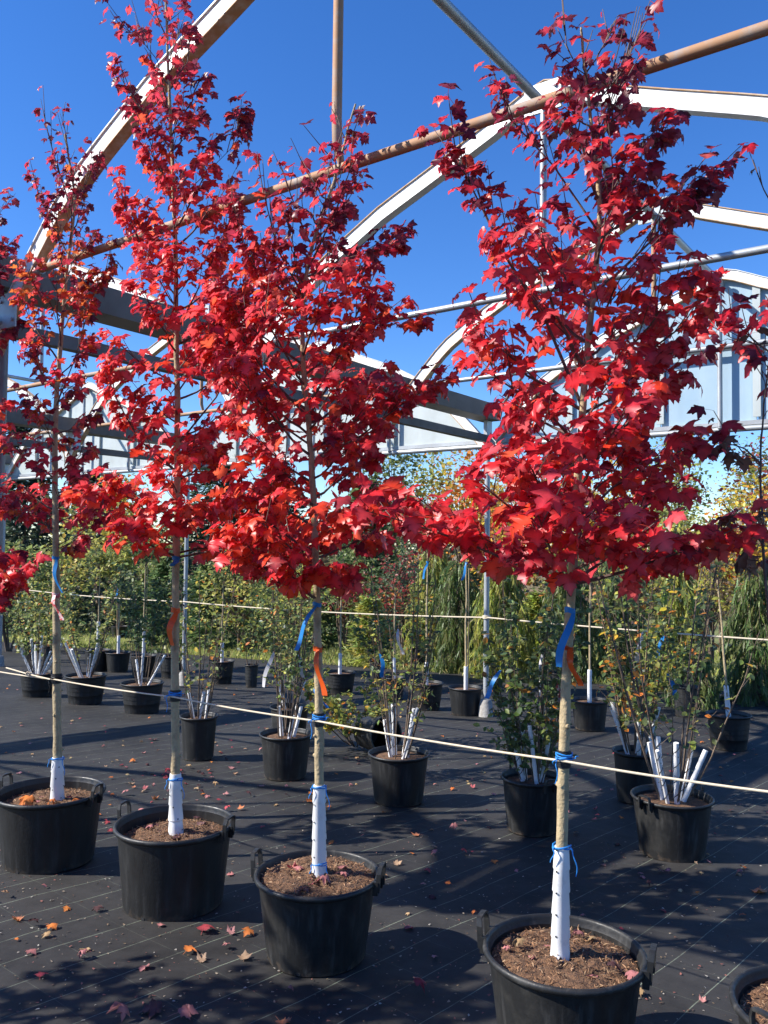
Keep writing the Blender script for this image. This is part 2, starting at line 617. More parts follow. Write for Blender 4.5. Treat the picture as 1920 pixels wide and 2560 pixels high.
BAYNAME = {0: 'bay over the maples', -1: 'middle bay left of the maples', -2: 'farthest left bay'}
ORD = ['clad gable end', 'second arch from the gable', 'third arch from the gable', 'nearest arch', 'arch overhead']
PANEL = mat('gable_sheet', (0.40, 0.55, 0.66), 0.35, spec=0.4, noise=(1.2, (0.50, 0.63, 0.71), 0.35, 0.7), trans=0.25)
PANEL2 = mat('gable_sheet_grey', (0.62, 0.67, 0.66), 0.4, spec=0.4, noise=(2.0, (0.52, 0.56, 0.54), 0.4, 0.7), trans=0.25)
for bay in (0, -1, -2):
    t0 = bay * 2 * HALF
    for i, s in enumerate(ARCH_S):
        if bay == -2 and i > 2:
            continue
        base = G(s, t0 + HALF, 2.65)
        nm = 'greenhouse_gable' if i == 0 else 'greenhouse_arch'
        colr = ['grey', 'rusty', 'grey', 'rusty', 'grey'][i]
        if i == 0:
            lab = {0: 'pale blue clad gable end right of centre above the right maple',
                   -1: 'grey white clad gable end behind the middle maples',
                   -2: 'smallest far gable end seen at the left between maple trunks'}[bay]
        else:
            lab = {(0, 1): 'white arch frame closest to the blue gable on the right',
                   (0, 2): 'white arch frame with ridge bracket behind the right maple top',
                   (0, 3): 'large white arch sweeping up behind the tall left maple',
                   (0, 4): 'white arch frame high overhead beyond the top of the picture',
                   (-1, 1): 'left bay arch with brown tie nearest its grey gable',
                   (-1, 2): 'left bay arch descending behind the two middle maples',
                   (-1, 3): 'left bay arch nearest the steel post at the left edge',
                   (-1, 4): 'left bay arch in front of the steel post at the left edge',
                   (-2, 1): 'far left bay arch nearest its small gable',
                   (-2, 2): 'far left bay arch behind the leftmost maple trunk'}[(bay, i)]
        rt = thing(nm, lab, 'gable' if i == 0 else 'arch', base, 'greenhouse arches' if i else 'greenhouse gable ends')
        sweep_arch(s, t0, -0.039, 0.039, -0.022, 0.022).build('arch_beam', ARCHM, rt, smooth=False)
        sweep_arch(s, t0, -0.045, -0.0395, -0.03, 0.026).build('bottom_flange', LIP if i in (0, 1, 3) else ARCHM, rt, smooth=False)
        sweep_arch(s, t0, 0.0395, 0.045, -0.03, 0.026).build('top_flange', LIP if i in (1, 2) else ARCHM, rt, smooth=False)
        pm = RUST if i == 3 or (i == 1 and bay < 0) else GALV
        if bay == -1 and i == 2:
            pm = RUST
        if i > 0:
            tz = 2.934
            MB().tube([G(s, t0 + 0.30, tz), G(s, t0 + HALF, tz + 0.005), G(s, t0 + 2 * HALF - 0.30, tz)], 0.018, 10).build('tie_rod', pm, rt)
            k = MB().tube([G(s - 0.03, t0 + HALF, 3.93), G(s - 0.03, t0 + HALF, 3.10), G(s - 0.025, t0 + HALF, 3.01), G(s, t0 + HALF, 2.945)], [0.0175, 0.0175, 0.0175, 0.011], 10)
            k.build('king_post', RUST if i in (1, 3) else GALV, rt)
            mb = MB()
            mb.box(G(s - 0.04, t0 + HALF, 3.90), GU * 0.006, GV * 0.10, Vector((0, 0, 0.075)))
            mb.build('ridge_bracket', GALV, rt, smooth=False)
            for sx in (-1, 1):
                tt = HALF + sx * (HALF - 0.16)
                gp = G(s - 0.03, t0 + tt, prof_z(0.16) - 0.03)
                g_ = MB().box(gp, GU * 0.004, GV * 0.075, Vector((0, 0, 0.085))).build('gusset', GALV, rt, smooth=False)
                for (bx, bz) in ((-.05, .05), (.05, .05), (-.05, -.05), (.05, -.05)):
                    q_ = gp + GV * bx + Vector((0, 0, bz))
                    MB().tube([q_ - GU * .004, q_ - GU * .013], .009, 6).build('bolt', GALV, g_, smooth=False, origin=(base - CAMV) + CAMV)
            for (bx, bz) in ((-.07, .04), (.07, .04), (-.07, -.045), (.07, -.045)):
                q_ = G(s - .046, t0 + HALF + bx, 3.90 + bz)
                MB().tube([q_, q_ - GU * .010], .009, 6).build('bolt', GALV, rt, smooth=False)
            # pipe clamps where the tie meets the arch
            for sx in (-1, 1):
                q_ = G(s, t0 + HALF + sx * (HALF - .36), tz)
                MB().tube([q_ - GV * .035, q_ + GV * .035], .024, 10).build('clamp', GALV, rt)
        else:
            # bottom rail, mid rail, studs, sheets
            MB().tube([G(-0.045, t0 + 0.0, 2.64), G(-0.045, t0 + 2 * HALF, 2.64)], 0.024, 10).build('bottom_rail', GALV, rt)
            mb = MB()
            mb.box(G(0.0, t0 + HALF, 2.69), GU * 0.02, GV * (HALF - 0.06), Vector((0, 0, 0.018)))
            mb.build('sheet_sill', GALV, rt, smooth=False)
            a = 0.80
            MB().tube([G(-0.05, t0 + a, 3.31), G(-0.05, t0 + 2 * HALF - a, 3.31)], 0.02, 10).build('mid_rail', GALV, rt)
            for tt in (1.15, HALF, 2 * HALF - 1.15):
                MB().tube([G(-0.075, t0 + tt, 2.65), G(-0.075, t0 + tt, prof_z(tt) - 0.04)], 0.021, 10).build('stud', GALV, rt)
            edges = [0.12, 0.86, 1.70, 2.48, 3.26, 4.30]
            for e0, e1 in zip(edges[:-1], edges[1:]):
                mb = MB()
                n = max(4, int((e1 - e0) / 0.045))
                for q in range(n + 1):
                    tt = e0 + 0.004 + (e1 - e0 - 0.008) * q / n
                    zz = prof_z(tt) - 0.02
                    cor = 0.0009 * (1 if (q // 4) % 2 else -1)
                    if q in (0, n):
                        cor = 0.0015
                    for (du, zv) in ((0.02 + cor, 2.71), (0.02 + cor, zz), (0.026 + cor, zz), (0.026 + cor, 2.71)):
                        mb.v.append(G(du, t0 + tt, zv))
                for q in range(n):
                    for k in range(4):
                        k2 = (k + 1) % 4
                        mb.f.append((q * 4 + k, q * 4 + 4 + k, q * 4 + 4 + k2, q * 4 + k2))
                mb.f.append((0, 1, 2, 3)); e = n * 4
                mb.f.append((e + 3, e + 2, e + 1, e))
                mb.build('panel', PANEL if bay == 0 else PANEL2, rt, smooth=False)
                # batten over each joint
                MB().box(G(-0.006, t0 + e0 + 0.0, (2.71 + prof_z(e0)) / 2), GU * 0.008, GV * 0.03, Vector((0, 0, max(0.02, (prof_z(e0) - 2.76) / 2)))).build('batten', PANEL2, rt, smooth=False)

# ridge purlins
for bay, lab in ((0, 'grey ridge pipe running out of the top of the picture'), (-1, 'grey ridge pipe of the left bay'), (-2, 'grey ridge pipe of the farthest left bay')):
    t0 = bay * 2 * HALF + HALF
    e = -7.5 if bay > -2 else -4
    o = MB().tube([G(0, t0, 3.87), G(e, t0, 3.87)], 0.024, 10).build('ridge_pipe', GALV, origin=G(0, t0, 3.8))
    tag(o, lab, 'pipe', 'ridge pipes')
# wind brace
o = MB().tube([G(-0.1, 0.15, 2.95), G(-1.6, 1.75, 3.62)], 0.018, 8).build('wind_brace', GALV, origin=G(-0.1, 0.15, 2.95))
tag(o, 'grey diagonal brace pipe between the blue gable and the next arch', 'pipe')

# gutters with the lower beam under each
for gi, lab, blab in ((0, 'wide dark gutter between the maple bay and the left bay', 'dark square beam under the gutter behind the middle maples'),
                      (-1, 'wide dark gutter of the left bay behind the left maples', 'dark square beam under the gutter behind the leftmost maple'),
                      (-2, 'farthest gutter at the left edge', 'farthest dark beam at the left edge'),
                      (1, 'gutter right of the picture over the right edge', 'beam under the gutter at the right edge')):
    if gi == 1:
        continue
    t = gi * 2 * HALF
    s0, s1 = (-6.8, 0.08)
    if gi == -2:
        s0 = -3.6
    rt = thing('gutter', lab, 'gutter', G(0, t, 2.8), 'gutters')
    mb = MB()
    sec = [(-0.13, 3.04), (-0.10, 2.90), (0.10, 2.90), (0.13, 3.04), (0.122, 3.04), (0.094, 2.908), (-0.094, 2.908), (-0.122, 3.04)]
    for s in (s0, s1):
        for (dt, z) in sec:
            mb.v.append(G(s, t + dt, z))
    for k in range(8):
        k2 = (k + 1) % 8
        mb.f.append((k, k2, 8 + k2, 8 + k))
    mb.f.append(tuple(range(8))[::-1]); mb.f.append(tuple(range(8, 16)))
    mb.build('trough', GUTTER, rt, smooth=False)
    for s in ARCH_S:
        if s < s0:
            continue
        MB().box(G(s, t, 2.82), GU * 0.05, GV * 0.02, Vector((0, 0, 0.075))).build('bracket', GALV, rt, smooth=False)
    o = MB().box(G((s0 + s1) / 2 - 0.02, t, 2.715), GU * ((s1 - s0) / 2 - 0.06), GV * 0.03, Vector((0, 0, 0.035))).build('eave_beam', GUTTER, smooth=False, origin=G(0, t, 2.7))
    tag(o, blab, 'beam', 'eave beams')

# posts
for (s, gi, lab) in ((0.0, 0, 'grey steel post with concrete footing right of centre'),
                     (-4.985, 0, 'thick grey steel post at the left edge'),
                     (0.0, -1, 'thin grey steel post between the two left maples'),
                     (0.0, -2, 'farthest grey steel post at the left edge')):
    t = gi * 2 * HALF
    foot = CAM_H + (gz(G(s, t, 0).y * UNIT[0]) - CAM_H) / UNIT[0]
    rt = thing('steel_post', lab, 'post', G(s, t, foot), 'greenhouse posts')
    MB().tube([G(s, t, foot - 0.02), G(s, t, 2.68)], 0.027, 14).build('pipe', POST_SHADE if s < -1 else GALV, rt)
    MB().lathe([(0.0, 0.17), (0.05, 0.17), (0.062, 0.14), (0.075, 0.0), (0.09, -0.02)], 14, G(s, t, foot)).build('footing', CONC, rt)
UNIT[0] = 1.0


def GS(s, t, z):
    """point of the greenhouse frame in metres"""
    return CAMV + (G(s, t, z) - CAMV) * 1.5

# ------------------------------------------------------------------ leaves
HALF_OUT = [(0.12, -0.05), (0.28, -0.03), (0.40, 0.05), (0.33, 0.15), (0.40, 0.20), (0.53, 0.27), (0.52, 0.35), (0.66, 0.47),
            (0.51, 0.47), (0.45, 0.55), (0.30, 0.49), (0.28, 0.61), (0.34, 0.74), (0.18, 0.77), (0.12, 0.88)]


TINT = {}


def maple_template(seed, curl=0.25, petiole=0.55):
    """lobed leaf: origin at the petiole's foot, blade length 1 along +y, face +z"""
    r = random.Random(seed)
    out = [(0.0, 0.0)] + [(x * r.uniform(.9, 1.1), y + r.uniform(-.03, .03)) for x, y in HALF_OUT] + [(r.uniform(-.05, .05), 1.0)]
    out += [(-x * r.uniform(.9, 1.1), y + r.uniform(-.03, .03)) for x, y in HALF_OUT[::-1]]
    fold = r.uniform(0.05, 0.35)
    cl = r.uniform(0.3, 1.0) * curl
    side = r.uniform(-0.25, 0.25)
    ph = r.uniform(0, 6.28)

    def z(x, y):
        return fold * abs(x) - cl * 1.6 * (y - 0.3) ** 2 - cl * 2.2 * max(0, abs(x) - 0.25) ** 1.3 + side * x * (y + .2) + 0.05 * math.sin(7 * x + 5 * y + ph)
    V = []
    bz = 0.10
    by = petiole
    for x, y in out:
        V.append((x, by + y, bz + z(x, y)))
    n = len(V)
    mid = [(0.0, 0.22), (0.0, 0.5), (0.0, 0.78)]
    for x, y in mid:
        V.append((x, by + y, bz + z(x, y)))
    m0, m1, m2 = n, n + 1, n + 2
    F = []
    tip = len(HALF_OUT) + 1
    for i in range(n):
        j = (i + 1) % n
        yy = (out[i][1] + out[j][1]) / 2
        k = m0 if yy < 0.36 else (m1 if yy < 0.64 else m2)
        F.append((k, i, j))
    # midrib joins between the three hubs on both sides
    for sgn_, rngi in ((1, range(1, tip)), (-1, range(n - 1, tip, -1))):
        prev = None
        for i in rngi:
            j = i + 1 if i < tip else i - 1
            yy = (out[i % n][1] + out[j % n][1]) / 2
            k = m0 if yy < 0.36 else (m1 if yy < 0.64 else m2)
            if prev is not None and k != prev[0]:
                F.append((prev[0], prev[1], k) if sgn_ > 0 else (k, prev[1], prev[0]))
            prev = (k, j)
    # petiole strip
    pb = len(V)
    w = 0.014
    for (x, y, zz) in ((-w, 0, 0), (w, 0, 0), (w, by * .55, bz * .8), (-w, by * .55, bz * .8), (w, by + .02, bz), (-w, by + .02, bz)):
        V.append((x, y, zz))
    F += [(pb, pb + 1, pb + 2, pb + 3), (pb + 3, pb + 2, pb + 4, pb + 5)]
    TINT[id(F)] = np.array([1.0 - .28 * min(1, math.hypot(x, y - .4) / .6) + r.uniform(-.06, .06) for x, y in out] + [1.28] * 3 + [.9] * 6)
    return np.array(V, float), F


OVAL = (np.array([(0, 0, 0), (0.26, 0.3, 0.05), (0.30, 0.6, 0.04), (0, 1, -0.08), (-0.30, 0.6, 0.04), (-0.26, 0.3, 0.05), (0, 0.5, -0.03)], float),
        [(0, 1, 6), (1, 2, 6), (2, 3, 6), (3, 4, 6), (4, 5, 6), (5, 0, 6)])
BLADE = (np.array([(-.5, 0, 0), (.5, 0, 0), (.35, .6, .06), (-.35, .6, .06), (0, 1, 0)], float), [(0, 1, 2, 3), (3, 2, 4)])
SPRAY = (np.array([(0, 0, 0), (.10, .25, .0), (.22, .30, .02), (.12, .5, 0), (.24, .58, .02), (.10, .75, 0), (.14, .85, 0), (0, 1.05, -.05),
                   (-.12, .85, 0), (-.10, .72, 0), (-.24, .60, .02), (-.12, .48, 0), (-.22, .32, .02), (-.10, .22, 0)], float),
         [(0, 1, 2, 3), (0, 3, 11, 13), (13, 11, 12), (3, 4, 5), (3, 5, 9, 11), (11, 9, 10), (5, 6, 7), (5, 7, 9), (9, 7, 8)])
MAPLES = [maple_template(100 + i, curl=.12 + .06 * i) for i in range(10)]
CURLED = [maple_template(300 + i, curl=1.1) for i in range(6)]


def leaf_mesh(name, tpl, color, material):
    V, F = tpl
    me = bpy.data.meshes.new(name)
    me.from_pydata([tuple(v) for v in V], [], F)
    a = me.attributes.new('col', 'FLOAT_COLOR', 'POINT')
    c = np.ones((len(V), 4)); c[:, :3] = color
    if id(F) in TINT:
        c[:, :3] *= TINT[id(F)][:, None]
    a.data.foreach_set('color', c.ravel())
    me.materials.append(material)
    me.polygons.foreach_set('use_smooth', [True] * len(me.polygons))
    me.update()
    return me


_LM = {}


def leaf_variant(ti, color, curled=False, material=None):
    key = (ti, tuple(round(x, 3) for x in color), curled, material.name)
    if key not in _LM:
        _LM[key] = leaf_mesh('leaf', (CURLED if curled else MAPLES)[ti], color, material)
    return _LM[key]


def frames(d, n):
    """orthonormal frames: columns x (lateral), y along d, z near n"""
    d = d / np.linalg.norm(d, axis=1, keepdims=True)
    n = n - d * (n * d).sum(1, keepdims=True)
    n = n / np.maximum(np.linalg.norm(n, axis=1, keepdims=True), 1e-6)
    x = np.cross(d, n)
    return x, d, n


def cloud(name, tpls, P, D, Nn, S, Cc, material, parent=None, origin=None, wide=None):
    """many leaves in one mesh"""
    P, D, Nn, S, Cc = map(lambda a: np.asarray(a, float), (P, D, Nn, S, Cc))
    if not isinstance(tpls, list):
        tpls = [tpls]
    o0 = np.array(origin if origin is not None else (parent.location if parent else (0, 0, 0)), float)
    x, y, z = frames(D, Nn)
    vs, cols, loops, starts = [], [], [], []
    off = 0
    which = rng.integers(0, len(tpls), len(P))
    lt = 0
    for ti, (V, F) in enumerate(tpls):
        idx = np.where(which == ti)[0]
        if not len(idx):
            continue
        W = S[idx] if wide is None else S[idx] * wide
        pts = (P[idx][:, None, :] - o0 + x[idx][:, None, :] * (V[None, :, 0:1] * W[:, None, None]) + y[idx][:, None, :] * (V[None, :, 1:2] * S[idx][:, None, None]) + z[idx][:, None, :] * (V[None, :, 2:3] * S[idx][:, None, None]))
        k = len(idx); nv = len(V)
        vs.append(pts.reshape(-1, 3))
        tn = TINT.get(id(F))
        cols.append(np.repeat(Cc[idx], nv, 0) * (1.0 if tn is None else np.tile(tn, k)[:, None]))
        fl = np.array([len(f) for f in F])
        fi = np.concatenate([np.array(f) for f in F])
        L_ = (fi[None, :] + (np.arange(k) * nv)[:, None] + off).ravel()
        loops.append(L_)
        st = np.concatenate([[0], np.cumsum(fl)[:-1]])
        starts.append(((st[None, :] + (np.arange(k) * fl.sum())[:, None]) + lt).ravel())
        lt += len(L_)
        off += k * nv
    v = np.concatenate(vs); c = np.concatenate(cols); lo = np.concatenate(loops).astype(np.int32); st = np.concatenate(starts).astype(np.int32)
    me = bpy.data.meshes.new(name)
    me.vertices.add(len(v)); me.vertices.foreach_set('co', v.ravel())
    me.loops.add(len(lo)); me.loops.foreach_set('vertex_index', lo)
    me.polygons.add(len(st)); me.polygons.foreach_set('loop_start', st)
    me.polygons.foreach_set('use_smooth', np.ones(len(st), bool))
    me.update(calc_edges=True)
    a = me.attributes.new('col', 'FLOAT_COLOR', 'POINT')
    c4 = np.ones((len(c), 4)); c4[:, :3] = c
    a.data.foreach_set('color', c4.ravel())
    me.materials.append(material)
    o = bpy.data.objects.new(name, me)
    COL.objects.link(o)
    if parent:
        o.parent = parent
    elif origin is not None:
        o.location = origin
    o['kind'] = 'stuff'
    return o


def vary(c, k=0.25):
    f = 1 + random.uniform(-k, k)
    return tuple(max(0.002, x * f * (1 + random.uniform(-.12, .12))) for x in c)


# ------------------------------------------------------------------ pots
def soil_part(center, r, z, rt, amp=0.012, hero=False):
    mb = MB()
    nr_, na_ = (9, 30) if hero else (4, 16)
    cx, cy = center.x, center.y
    mb.v.append(Vector((cx, cy, z + amp * 1.5)))
    for i in range(1, nr_ + 1):
        rr = r * i / nr_
        for k in range(na_):
            an = 2 * math.pi * k / na_
            mb.v.append(Vector((cx + rr * math.cos(an), cy + rr * math.sin(an), z + amp * (1.5 - 1.5 * (i / nr_) ** 2) + random.uniform(-amp, amp) * .7 * (i < nr_))))
    for k in range(na_):
        mb.f.append((0, 1 + k, 1 + (k + 1) % na_))
    for i in range(nr_ - 1):
        for k in range(na_):
            k2 = (k + 1) % na_
            a = 1 + i * na_
            mb.f.append((a + k, a + na_ + k, a + na_ + k2, a + k2))
    return mb.build('soil', SOIL, rt)


def pot(pos, rt_r, h, rb_r=None, label='', group='', handles=None, hero=False, material=None, soil_z=None, name='plant_pot', rings=False):
    """pos on the ground; rt_r rim radius; handles = azimuth of one of two opposite handles"""
    if rb_r is None:
        rb_r = rt_r * 0.80
    material = material or PLASTIC
    rt = thing(name, label, 'pot', pos, group)
    n = 56 if hero else 28
    t = 0.006
    prof = [(0.0, 0.004), (rb_r - 0.012, 0.004), (rb_r, 0.014)]
    for q in np.linspace(0, 1, 7)[1:]:
        prof.append((rb_r + (rt_r - 0.012 - rb_r) * q, 0.014 + (h - 0.04 - 0.014) * q))
        if rings and 0.3 < q < 0.95:
            prof.append((prof[-1][0] + 0.004, prof[-1][1] + 0.004))
    top = prof[-1]
    inner = [(top[0] - t, h - 0.045), (rb_r - t, 0.02), (0, 0.02)]
    MB().lathe(prof + [(top[0] + .001, h - 0.034), (top[0] - t, h - 0.034)] + inner, n, pos, jit=0.004).build('body', material, rt)
    q = 0.012 if hero else 0.009
    rim = [(rt_r - 0.013, h - 0.036)]
    for a in np.linspace(-100, 190, 10):
        rim.append((rt_r + q * 0.9 * math.cos(R(a)), h - q * 1.15 + q * 1.1 * math.sin(R(a))))
    rim.append((rt_r - 0.018, h - 0.034))
    rim.append((rt_r - 0.013, h - 0.036))
    MB().lathe(rim, n, pos, jit=0.004).build('rim', material, rt)
    if handles is not None:
        for k in (0, math.pi):
            a = handles + k
            rad = Vector((math.cos(a), math.sin(a), 0))
            tan = Vector((-math.sin(a), math.cos(a), 0))
            c = pos + rad * (rt_r + 0.012)
            hw, hh = (0.045, 0.062) if hero else (0.04, 0.035)
            z0 = h - 0.045
            path = []
            for (x, z) in ((-hw, z0), (-hw * 0.98, h + hh * 0.55), (-hw * 0.8, h + hh * 0.95), (-hw * .55, h + hh), (0, h + hh * 1.02), (hw * .55, h + hh), (hw * 0.8, h + hh * 0.95), (hw * 0.98, h + hh * 0.55), (hw, z0)):
                path.append(c + tan * x + rad * (0.006 + 0.01 * max(0, z - h) / hh) + Vector((0, 0, z)))
            # strap of flat section
            mb = MB()
            mb.ribbon(path, [rad] * len(path), 0.020, th=0.0045)
            # foot lugs on the pot wall
            for sx in (-1, 1):
                mb.box(c + tan * hw * sx - rad * 0.004 + Vector((0, 0, h - 0.03)), rad * 0.012, tan * 0.008, Vector((0, 0, 0.03)))
            mb.build('handle', material, rt, smooth=False)
    sz = soil_z if soil_z is not None else h - 0.055
    rs = rb_r + (rt_r - 0.012 - rb_r) * (sz / h) - 0.004
    soil_part(pos, rs, pos.z + sz, rt, 0.016 if hero else 0.008, hero)
    if hero:
        # bark fibres and crumbs on the soil
        n = 1500
        an = rng.uniform(0, 6.283, n); rr = rs * np.sqrt(rng.uniform(0, .97, n))
        P = np.c_[pos.x + rr * np.cos(an), pos.y + rr * np.sin(an), pos.z + sz + .028 * (1 - (rr / rs) ** 2) + rng.uniform(0.0, .008, n)]
        D = rng.normal(size=(n, 3)) * [1, 1, .35]
        Nn = rng.normal(size=(n, 3)) * .5 + [0, 0, 1]
        pal = np.array([(.30, .15, .07), (.20, .10, .048), (.38, .21, .11), (.10, .05, .028), (.42, .27, .15)])
        cloud('mulch', BLADE, P, D, Nn, rng.uniform(.006, .026, n), pal[rng.integers(0, 5, n)], DRY_M, rt, wide=0.2)
        # drain holes
        for k in range(6):
            a = handles + 0.5 + k * math.pi / 3
            rad = Vector((math.cos(a), math.sin(a), 0)); tan = Vector((-math.sin(a), math.cos(a), 0))
            MB().box(pos + rad * (rb_r + 0.0005) + Vector((0, 0, 0.022)), rad * 0.002, tan * 0.009, Vector((0, 0, 0.007))).build('drain_hole', HOLE, rt, smooth=False)
    return rt


# ------------------------------------------------------------------ small tree fittings
def guard(pts, r, rt, holes=10, name='trunk_guard', seam=False, flare=0.0):
    """white spiral guard round a stem: overlapping turns, small dark vent holes"""
    a, c = Vector(pts[0]), Vector(pts[-1])
    ax = (c - a); ln = ax.length; ax.normalize()
    n = 14
    turns = max(2, int(ln / 0.075))
    P, Rr = [], []
    for k in range(turns):
        for q in (0.0, 0.92):
            P.append(a + ax * ln * ((k + q) / turns))
            fl_ = flare * (1 - (k + q) / turns)
            Rr.append(r * (1.10 + fl_ - (0.07 + .3 * flare) * q + random.uniform(-.02, .02)))
    g = MB().tube(P, Rr, n).build(name, WRAP, rt)
    up = Vector((0, 1, 0)).cross(ax).normalized()
    s = ax.cross(up)
    hm = MB()
    for k in range(holes):
        # vent holes follow the spiral
        q = (k + 0.5) / holes
        an = q * turns * 0.5 * 6.283 + 3.6 + k * 1.1
        p = a + ax * ln * q
        d = up * math.cos(an) + s * math.sin(an)
        tt = ax.cross(d)
        b0 = len(hm.v)
        for w in range(7):
            aa = w * 6.283 / 7
            hm.v.append(p + d * (r * (1.13 + flare * (1 - q))) + (tt * math.cos(aa) + ax * math.sin(aa)) * 0.0042)
        hm.f.append(tuple(b0 + w for w in range(7)))
    if seam:
        # dark gap between the turns of the coil
        sp_ = []
        nt_ = max(2, int(ln / 0.11))
        for k in range(nt_ * 8 + 1):
            an = k * 6.283 / 8
            sp_.append(a + ax * ln * (0.06 + .88 * k / (nt_ * 8)) + (up * math.cos(an) + s * math.sin(an)) * (r * 1.09))
        MB().tube(sp_, 0.0032, 4).build('coil_gap', HOLE, g, origin=rt.location)
    if hm.v:
        o = hm.build('vent_holes', HOLE, g, origin=rt.location, smooth=False)
    return g


def twine(p, r, rt, tails=((0.03, -0.10), (-0.02, -0.05)), loops=3, material=None):
    mb = MB()
    pts = []
    for i in range(loops * 12 + 1):
        a = i * 6.283 / 12
        pts.append(Vector(p) + Vector((math.cos(a) * (r + .003), math.sin(a) * (r + .003), (i / 12) * 0.006 + 0.004 * math.sin(a + i * .4))))
    mb.tube(pts, 0.0028, 5)
    for (dx, dz) in tails:
        q = Vector(p) + Vector((r * (1 if dx > 0 else -1), -r * .6, 0.006))
        tl_ = [q]
        for j_ in range(1, 9):
            f_ = j_ / 8
            tl_.append(q + Vector((dx * (1 - (1 - f_) ** 2) * .55 + .005 * math.sin(f_ * 7 + dz * 40), -.010 * math.sin(f_ * 3) - .002, dz * f_ ** 1.25 + .006 * math.sin(f_ * 3.1))))
        mb.tube(tl_, [0.0028 - .0009 * j_ / 8 for j_ in range(9)], 5)
    return mb.build('twine', material or BLUE_S, rt)


def tape(p, q, w, rt, material, r=0.02, name='marker_tape', wrap=True, sway=0.012, facing=None):
    """flagging tape: knot round the stem at p, tail hanging to q"""
    p, q = Vector(p), Vector(q)
    mb = MB()
    if wrap:
        pts = []
        for i in range(15):
            a = i * 6.283 / 14
            pts.append(p + Vector((math.cos(a) * (r + .002), math.sin(a) * (r + .002), 0.004 * math.sin(2 * a))))
        mb.ribbon(pts, Vector((0, 0, 1)), w * .75)
    st = p + Vector((0, -r - .004, 0)) if wrap else p
    n = 12
    pts, sides, ws = [], [], []
    fc = Vector(facing) if facing else Vector((1, -0.25, 0))
    ph = random.uniform(0, 6)
    for i in range(n + 1):
        k = i / n
        x = st.lerp(q, k) + Vector((sway * math.sin(k * 5 + ph), -0.016 * math.sin(k * math.pi) + sway * .7 * math.sin(k * 7 + ph), 0))
        pts.append(x)
        tw = 0.55 * math.sin(k * 3.1 + ph)
        sides.append(Matrix.Rotation(tw, 3, 'Z') @ fc)
        ws.append(w * (0.45 + 0.55 * min(1, k * 4)) * (1 - .1 * (i == n)))
    mb.ribbon(pts, sides, ws)
    return mb.build(name, material, rt)


# ------------------------------------------------------------------ maples
RED = (0.74, 0.030, 0.037); CRIM = (0.52, 0.018, 0.036); DARK = (0.22, 0.011, 0.026); SCAR = (0.84, 0.060, 0.022); ORG = (0.62, 0.10, 0.015)
BRN = (0.15, 0.082, 0.048); PURP = (0.13, 0.012, 0.028); PINK_SHEEN = (0.70, 0.065, 0.078)  # the pink is red leaf with sky sheen put into its colour


def interp_ext(tab, z):
    zs = [a for a, _ in tab]; es = [e for _, e in tab]
    o_ = np.argsort(zs)
    return float(np.interp(z, np.array(zs)[o_], np.array(es)[o_]))


